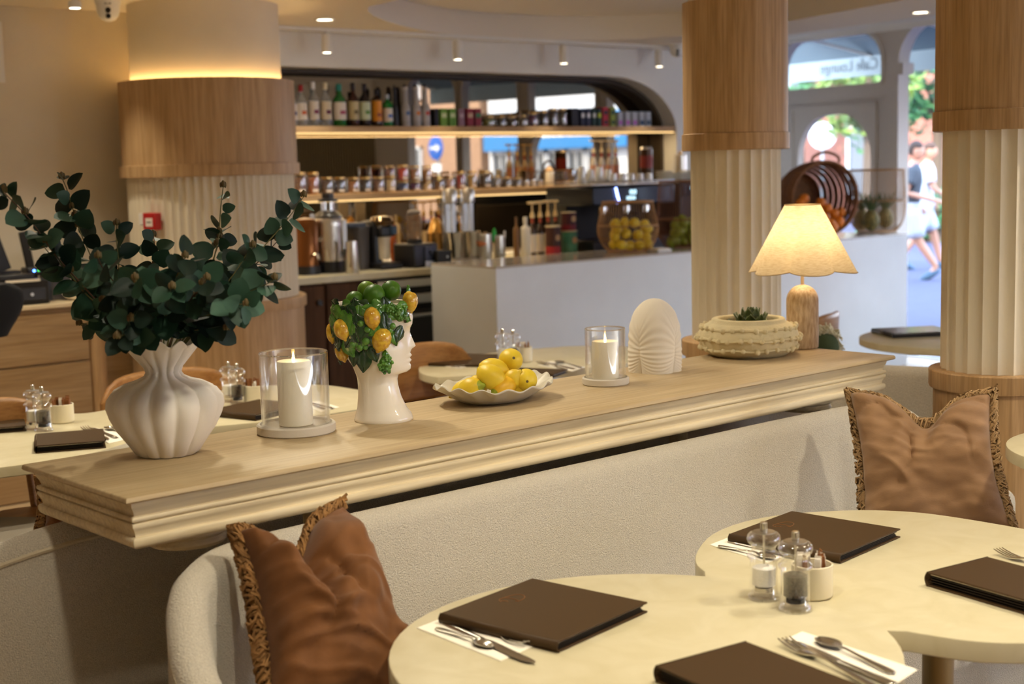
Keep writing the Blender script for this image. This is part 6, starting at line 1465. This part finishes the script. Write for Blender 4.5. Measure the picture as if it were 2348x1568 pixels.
OP=[('top row',((1832,470),(1848,456),(1882,464),(1897,478))),('second row',((1842,490),(1866,484),(1893,500),(1912,490),(1928,486))),('third row',((1858,508),(1880,512),(1905,512),(1926,508))),('bottom row',((1870,530),(1892,528),(1912,530),(1931,524),(1916,546)))]
for row,pts_ in OP:
    for k,(px,py) in enumerate(pts_):
        inn=.02+.10*max(0,(520-py)/70)*.8; Y=mc.y+(.17-.10)*0+inn-.06; p=aty(px,py,Y)
        v=p-mc; ax_=v.dot(mouthdir); rad_=v-mouthdir*ax_
        if rad_.length>.215: rad_=rad_.normalized()*.215
        p=mc+mouthdir*min(ax_,.02)+rad_; p.z=max(p.z,BZ+.04)
        fruit_round('orange','%s orange from the left in the %s of the tipped basket'%(('first','second','third','fourth','fifth')[k],row),'orange',p,.037,M_orange,'oranges in the tipped wicker basket',(rd.uniform(-2,2),rd.uniform(-2,2),0))
x_=bpos(2010,6.66); hh=aty(2010,388,6.66).z-BZ
basket('wicker_basket','open light wicker basket of pineapples at the far end of the bar',(x_[0],x_[1],BZ),[(.14,.0),(.19,.06),(.215,.16),(.215,.30),(.205,hh)],64,.0018,M_rattan,[(.005,.006),(hh*.5,.006),(hh-.005,.008)])
M_pine=mk('pineapple_skin','#8f7a3c',.7,var=.5,vscale=35,col2='#57542a',bump=.8,bscale=45,btype='voronoi',bdist=.01); M_crown=mk('pineapple_crown','#55683c',.6,var=.3,vscale=20)
for k,(px,py,Y,lb) in enumerate(((1998,505,6.58,'large pineapple in front in the light wicker basket'),(2030,508,6.70,'pineapple at the right of the light wicker basket'),(1975,512,6.74,'pineapple at the back left of the light wicker basket'))):
    p=aty(px,py,Y); t=thing('pineapple',lb,'pineapple',(p.x,p.y,BZ+.085+.012),0,'pineapples in the light wicker basket')
    MB().ell((0,0,0),(.062,.062,.083),20,14).build('body',M_pine,t,ang=80)
    for q in range(18):
        a=q*2.4; el=.25+.9*(q/18); L=.17-.05*(q/18)*0; r0=.018
        d=V3((math.cos(a)*math.cos(el)*.75,math.sin(a)*math.cos(el)*.75,math.sin(el)+.35)).normalized(); s_=d.cross(V3((0,0,1))).normalized(); b0=V3((r0*math.cos(a),r0*math.sin(a),.075)); out=V3((math.cos(a),math.sin(a),0))
        rows=[]
        for j in range(5):
            v=j/4; w_=.011*(1-v)**.7+.0005; c=b0+d*(L*v)+out*(.03*v*v)-V3((0,0,.02*v*v)); rows.append([tuple(c-s_*w_),tuple(c+out*.003),tuple(c+s_*w_)])
        MB().grid(rows).build('crown_leaf',M_crown,t,ang=80)
# ---------------------------------------------------------------- service cabinet at the left
p=atz(0,712,.955); q=atz(190,699,.955)
sb=thing('service_cabinet','pale oak service cabinet with a rounded corner post at the left wall','cabinet',(2.3,6.75,0))
FY=6.76; XR=Xat(196,FY,690)
def lx(X): return X-2.3
MB().box(lx((1.2+XR)/2),.205,.465,XR-1.2,.40,.93).build('carcass',M_cab,sb)
MB().box(lx((1.2+XR+.1)/2),.20,.945,XR+.1-1.2,.44,.022).build('top',mk('cabinet_top','#d9c6a2',.4),sb,bevel=.004)
zs=aty(90,836,FY).z
MB().box(lx((1.2+XR)/2),-.005,(zs+.91)/2,XR-1.2-.01,.025,.91-zs-.008).build('drawer',M_cab,sb,bevel=.003)
MB().box(lx((1.2+XR)/2),-.005,zs/2,XR-1.2-.01,.025,zs-.01).build('drawer',M_cab,sb,bevel=.003)
MB().loc(lx(XR+.045),.03,0).cyl(.05,0,.93,28).build('corner_post',M_oak,sb)
xg=Xat(246,6.8,800); pn=thing('wall_panel','pale oak wall panel between the corner post and the big pillar','panel',(xg+.35,6.93,0)); MB().box(0,0,.55,.68,.03,1.1).build('board',M_cab,pn,bevel=.003); MB().box(-.355,-.0,.55,.025,.02,1.1).build('shadow_gap',M_gap,pn)  # dark strip paints in the shade of the gap
# till equipment
RZ_=.957
t=thing('receipt_printer','black receipt printer with a strip of white paper on the service cabinet','printer',(Xat(40,6.88,660),6.90,RZ_)); MB().box(0,0,.06,.24,.24,.12).build('body',M_blackm,t,bevel=.008); MB().box(-.03,-.01,.135,.18,.2,.03).build('cover',M_black,t,bevel=.008); MB().box(-.01,-.123,.118,.17,.004,.012).build('paper',M_paper,t); MB().box(0,-.123,.05,.2,.004,.06).build('front_panel',plain('#26262a',.4),t,bevel=.002); MB().loc(.03,-.126,.05,0,PI/2).cyl(.008,0,.003,14).build('emblem',M_brushed,t)
t=thing('cordless_phone','black cordless phone standing in its charger','phone',(Xat(72,6.98,620),6.99,RZ_+.15)); MB().box(.01,0,.0,.09,.09,.04).build('charger',M_black,t,bevel=.01); MB().at(MX.Translation((0,0,.02))@MX.Rotation(-.16,4,'Y')).box(0,0,.085,.042,.022,.19).build('handset',M_blackm,t,bevel=.006)
MB().box(.0,0,-.085,.05,.05,.13).build('support',M_blackm,t)
MB().ell((-.0,-.046,.003),.0055,10,7).build('blue_light',emis('blue_led',(.05,.15,1),12),t); MB().ell((.022,-.046,.003),.005,10,7).build('green_light',emis('green_led',(.05,.6,.1),1.5),t)
t=thing('card_screen','dark till screen leaning at the left edge of the picture','screen',(Xat(8,6.95,560),6.97,RZ_+.16)); MB().at(MX.Rotation(-.3,4,'Y')).box(0,0,.12,.08,.012,.24).build('panel',M_black,t,bevel=.004); MB().box(.02,0,-.01,.1,.08,.02).build('foot',M_black,t); MB().box(0,0,-.09,.06,.05,.14).build('column',M_black,t)
t=thing('speaker','grey box speaker with a white top on the service cabinet','speaker',(Xat(134,6.95,640),6.97,RZ_)); MB().box(0,0,.11,.10,.11,.22).build('body',plain('#55504e',.6),t,bevel=.004); MB().box(0,0,.232,.085,.09,.022).build('top',M_white,t,bevel=.004); MB().box(0,-.056,.11,.085,.002,.19).build('grille',plain('#47444a',.8),t); MB().box(-.06,0,.1,.02,.1,.2).build('side_panel',M_black,t)
t=thing('paper_bag','crumpled cream paper roll at the end of the service cabinet','paper roll',(Xat(168,6.86,668),6.86,RZ_+.0)); MB().ell((0,0,.045),(.055,.05,.045),18,12,lambda d:1+.12*NZ.noise(d*3)).build('paper',M_napkin,t,ang=30); MB().ell((.045,-.01,.032),(.05,.045,.032),16,10,lambda d:1+.15*NZ.noise(d*3.5+V3((4,0,0)))).build('fold',M_napkin,t,ang=30)
# a dark coat shoulder at the far left
p=aty(0,705,5.6); t=thing('draped_coat','black coat hanging at the left edge in front of the cabinet','coat',(p.x-.08,5.6,0)); 
rows=[]
for k in range(9):
    v=k/8; z=.93-.62*v*.36-.0; w_=.16*(1-.25*v) ; rows.append([((w_+ .03*math.sin(v*4))*math.cos(a)*(1 if k else .8),.10*math.sin(a),aty(0,650+ (118*v),5.6).z) for a in [2*PI*i/18 for i in range(18)]])
MB().grid(rows,closeu=True,cap0=True,cap1=True).build('cloth',mk('black_cloth','#0c0b0b',.95),t,ang=60); MB().tube([(0,0,0),(0,0,.95)],.015,8).build('stand_pole',M_blackm,t); MB().cyl(.15,0,.02,20).build('stand_foot',M_blackm,t)
# fire call point on the big pillar
d_=(V3((0,0,0))-V3((pc.x,pc.y,0))).normalized(); pa=atd(357,507,7.12); v_=(pa-pc); v_.z=0; v_=v_.normalized(); fp=V3((pc.x,pc.y,0))+v_*.432; 
t=thing('fire_call_point','red fire alarm call point on the big fluted pillar','alarm',(fp.x,fp.y,pa.z),math.atan2(v_.y,v_.x)+PI/2)
MB().box(0,-.02,0,.085,.045,.085).build('case',plain('#b3191c',.4),t,bevel=.005); MB().box(-.0,-.0435,-.004,.045,.002,.042).build('panel',plain('#e6dcd4',.5),t); MB().box(0,-.045,-.004,.03,.001,.006).build('print',plain('#4a4444',.6),t)
MB().box(-.075,-.0,.01,.05,.02,.06).build('back_plate',M_white,t,bevel=.003)
t=thing('wall_sign','small white panel cut off at the left edge of the wall','sign',(aty(-25,120,7.18).x,7.18,aty(0,120,7.18).z)); MB().box(0,0,0,.14,.02,.30).build('plate',M_white,t,bevel=.003)
# ---------------------------------------------------------------- people walking in the street
M_skin=mk('skin','#a87860',.55,sss=.1)
def ring_at(p,rx,ry,n=14,rz=0):
    return [(p[0]+rx*math.cos(2*PI*k/n)*math.cos(rz)-ry*math.sin(2*PI*k/n)*math.sin(rz),p[1]+rx*math.cos(2*PI*k/n)*math.sin(rz)+ry*math.sin(2*PI*k/n)*math.cos(rz),p[2]) for k in range(n)]
def skin_body(J,E,root,mat,parent,name='body',lv=2):
    me=bpy.data.meshes.new(name); me.from_pydata([j[0] for j in J],E,[]); o=bpy.data.objects.new(name,me); COL.objects.link(o); o.parent=parent
    m=o.modifiers.new('skin','SKIN'); me.skin_vertices or None
    if not me.skin_vertices:
        bm=bmesh.new(); bm.from_mesh(me); bm.verts.layers.skin.verify(); bm.to_mesh(me); bm.free()
    for k,j in enumerate(J):
        s=me.skin_vertices[0].data[k]; s.radius=j[1] if hasattr(j[1],'__len__') else (j[1],j[1]); s.use_root=(k==root)
    s=o.modifiers.new('sub','SUBSURF'); s.levels=lv; s.render_levels=lv; me.materials.append(mat); o.modifiers['skin'].use_smooth_shade=True; return o
def cloth(rows,mat,parent,name,solid=.006):
    return MB().grid(rows,closeu=True).build(name,mat,parent,ang=80,solid=solid)
def person(label,loc,rz,shirt,shorts,hair,shoes,ph=1,look=0.3,holding=False,hat=False):
    """faces +x, mid-stride"""
    t=thing('person',label,'person',loc,rz)
    f=.20*ph
    J=[((0,0,.93),(.13,.10)),((.0,0,1.10),(.12,.10)),((.02,0,1.30),(.15,.11)),((.03,0,1.42),(.13,.09)),((.05,0,1.50),.055),((.07,0,1.56),.055),
       ((.0,.09,.90),.095),((.16*ph,.10,.50),.062),((.26*ph,.10,.10),.042),((.36*ph,.11,.05),.036),
       ((.0,-.09,.90),.095),((-.10*ph,-.10,.50),.062),((-.33*ph,-.10,.16),.042),((-.25*ph,-.10,.06),.036),
       ((.02,.19,1.40),.055),((-.06*ph,.24,1.13),.042),((.14,.22,.96),.030),((.19,.20,.92),(.022,.034)),
       ((.02,-.19,1.40),.055),((.10*ph,-.24,1.13),.042),((.30,-.18,1.02),.030),((.36,-.16,1.0),(.022,.034))]
    E=[(0,1),(1,2),(2,3),(3,4),(4,5),(0,6),(6,7),(7,8),(8,9),(0,10),(10,11),(11,12),(12,13),(3,14),(14,15),(15,16),(16,17),(3,18),(18,19),(19,20),(20,21)]
    for base,d in ((17,V3((.5,0,-.85))),(21,V3((.9,0,-.25)))):
        c=V3(J[base][0]); d=d.normalized()
        for k in range(4):
            s=(-.03+.019*k); side=V3((-d.z,0,d.x)); side.normalize(); L=(.055,.068,.07,.058)[k]
            n0=len(J); J.append((tuple(c+side*(s*.8)+d*.035),.010)); J.append((tuple(c+side*s+d*(.035+L*.6)),.0085)); J.append((tuple(c+side*s+d*(.03+L)+V3((0,.012 if base==17 else -.0,-.01))),.0065)); E+= [(base,n0),(n0,n0+1),(n0+1,n0+2)]
        n0=len(J); J.append((tuple(c+d*.02+V3((0,-.03 if base==17 else .03,.0))),.010)); J.append((tuple(c+d*.055+V3((0,-.045 if base==17 else .045,0))),.0075)); E+=[(base,n0),(n0,n0+1)]
    skin_body(J,E,0,M_skin,t)
    # head with face
    hc=V3((.085,0,1.66)); q=MX.Translation(hc)@MX.Rotation(look,4,'Z')@MX.Rotation(.12,4,'Y')
    def hf(d):
        s=1.0; x,y,z=d
        if x>.3 and abs(y)<.3: s+= .14*math.exp(-((z+.08)/.16)**2-(y/.13)**2)      # nose
        if x>.3: s-=.06*math.exp(-((z-.12)/.12)**2-((abs(y)-.35)/.16)**2)            # eye sockets
        if z<-.4 and x>0: s+=.05*x
        if z<-.3 and x<0: s-=.18*(-z-.3)
        return s
    MB().at(q).ell((0,0,0),(.096,.074,.118),26,20,hf).build('head',M_skin,t,ang=80)
    for sy in (-1,1):
        MB().at(q).ell((-.008,sy*.075,-.005),(.018,.008,.028),10,8).build('ear',M_skin,t)
        MB().at(q).ell((.080,sy*.029,.014),(.010,.011,.006),8,6).build('eye',M_blackm,t)
    MB().at(q).ell((.089,0,-.058),(.008,.022,.005),10,6).build('mouth',plain('#a35f56',.5),t)
    rows=[]
    MB().at(q).ell((-.016,0,.026),(.100,.083,.112),22,16,lambda d:(1+.05*NZ.noise(d*4)) if (d.z>.12 or d.x<-.25) else .62).build('hair',mk('hair',hair,.8,var=.3,vscale=90),t,ang=80)
    # clothes
    def tr(rs): return cloth([[tuple(p) for p in ring_at(c,rx,ry)] for c,rx,ry in rs],shirt,t,'shirt')
    tr([((.0,0,.86),.145,.185),((.0,0,.95),.14,.18),((.0,0,1.10),.135,.17),((.02,0,1.28),.145,.195),((.03,0,1.40),.125,.185),((.04,0,1.46),.09,.12),((.048,0,1.50),.066,.075)])
    def seg(a,b,r0,r1,mat,name):
        a,b=V3(a),V3(b); mb=MB(); d=(b-a).normalized(); u=d.orthogonal().normalized(); v=d.cross(u); n=12
        mb.grid([[tuple(a.lerp(b,k/4)+(u*math.cos(2*PI*i/n)+v*math.sin(2*PI*i/n))*(r0+(r1-r0)*k/4)) for i in range(n)] for k in range(5)],closeu=True); return mb.build(name,mat,t,ang=80,solid=.006)
    for sy,kx in ((1,-.06*ph),(-1,.10*ph)): seg((.025,sy*.15,1.43),(.5*(.02+kx),sy*.225,1.22),.082,.068,shirt,'sleeve')
    cloth([[tuple(p) for p in ring_at(c,rx,ry)] for c,rx,ry in (((0,0,1.0),.142,.178),((0,0,.93),.15,.188),((0,0,.84),.15,.19))],shorts,t,'waist')
    seg((.0,.092,.92),(.135*ph,.10,.55),.118,.108,shorts,'shorts_leg'); seg((.0,-.092,.92),(-.085*ph,-.10,.55),.118,.108,shorts,'shorts_leg')
    for c,rot in (((.33*ph,.105,.045),0),((-.25*ph,-.10,.055),.5*ph)):
        MB().at(MX.Translation(c)@MX.Rotation(rot,4,'Y')).ell((0.0,0,0),(.155,.055,.05),18,10,lambda d:1 if d.z>-.5 else .92).build('shoe',shoes,t,ang=80)
    if holding: MB().box(.40,-.15,1.02,.02,.075,.15).build('phone',M_black,t,bevel=.006)
    return t
# both walk toward the right of the picture, crossing the doorway
def street_xy(px,py): p=atz(px,py,0.0); return p
p=street_xy(2084,640); person('man walking past the doorway in a dark grey T-shirt and pale shorts, head bowed',(p.x,p.y,0),R(-46),mk('grey_tshirt','#3c3f44',.9),mk('pale_shorts','#9a9ca6',.9),'#3b2a20',plain('#3c5060',.7),ph=-1,look=-.1)
p=street_xy(2116,630); person('man in a white shirt and shorts walking beyond the other, looking at his hands',(p.x*1.06,p.y*1.06,0),R(-46),mk('white_shirt','#bfc2c8',.9),mk('white_shorts','#aab0bc',.9),'#4a3326',plain('#44586a',.7),ph=1,look=-.25,holding=True)
# leafy sprig in a woolly pot on the far table behind the lamp
p=atz(1893,808,.863); t=thing('woolly_bundle','fuzzy cream and dark green bundle on the low divider behind the lamp base','bundle',(p.x,p.y,.863))
MB().ell((0,0,.02),(.05,.05,.05),16,10).build('dark_green_core',plain('#38452c',.9),t)
mb=MB(); rd=random.Random(2)
for k in range(140):
    a=rd.uniform(-.6,2.2); r=.06+rd.uniform(-.012,.016); c=V3((r*math.cos(a)*.8*CR.x,r*math.cos(a)*.8*CR.y,.02+r*math.sin(a))); d=V3((rd.gauss(0,1),rd.gauss(0,1),rd.gauss(0,1))).normalized()*.014
    mb.tube([c-d,c+V3((0,0,.004)),c+d],.003,4)
stuff(mb.build('wool_tufts',mk('cream_wool','#cfc8ae',.95),t)); MB().cyl(.05,-.012,.0,20).build('base',M_blackm,t)
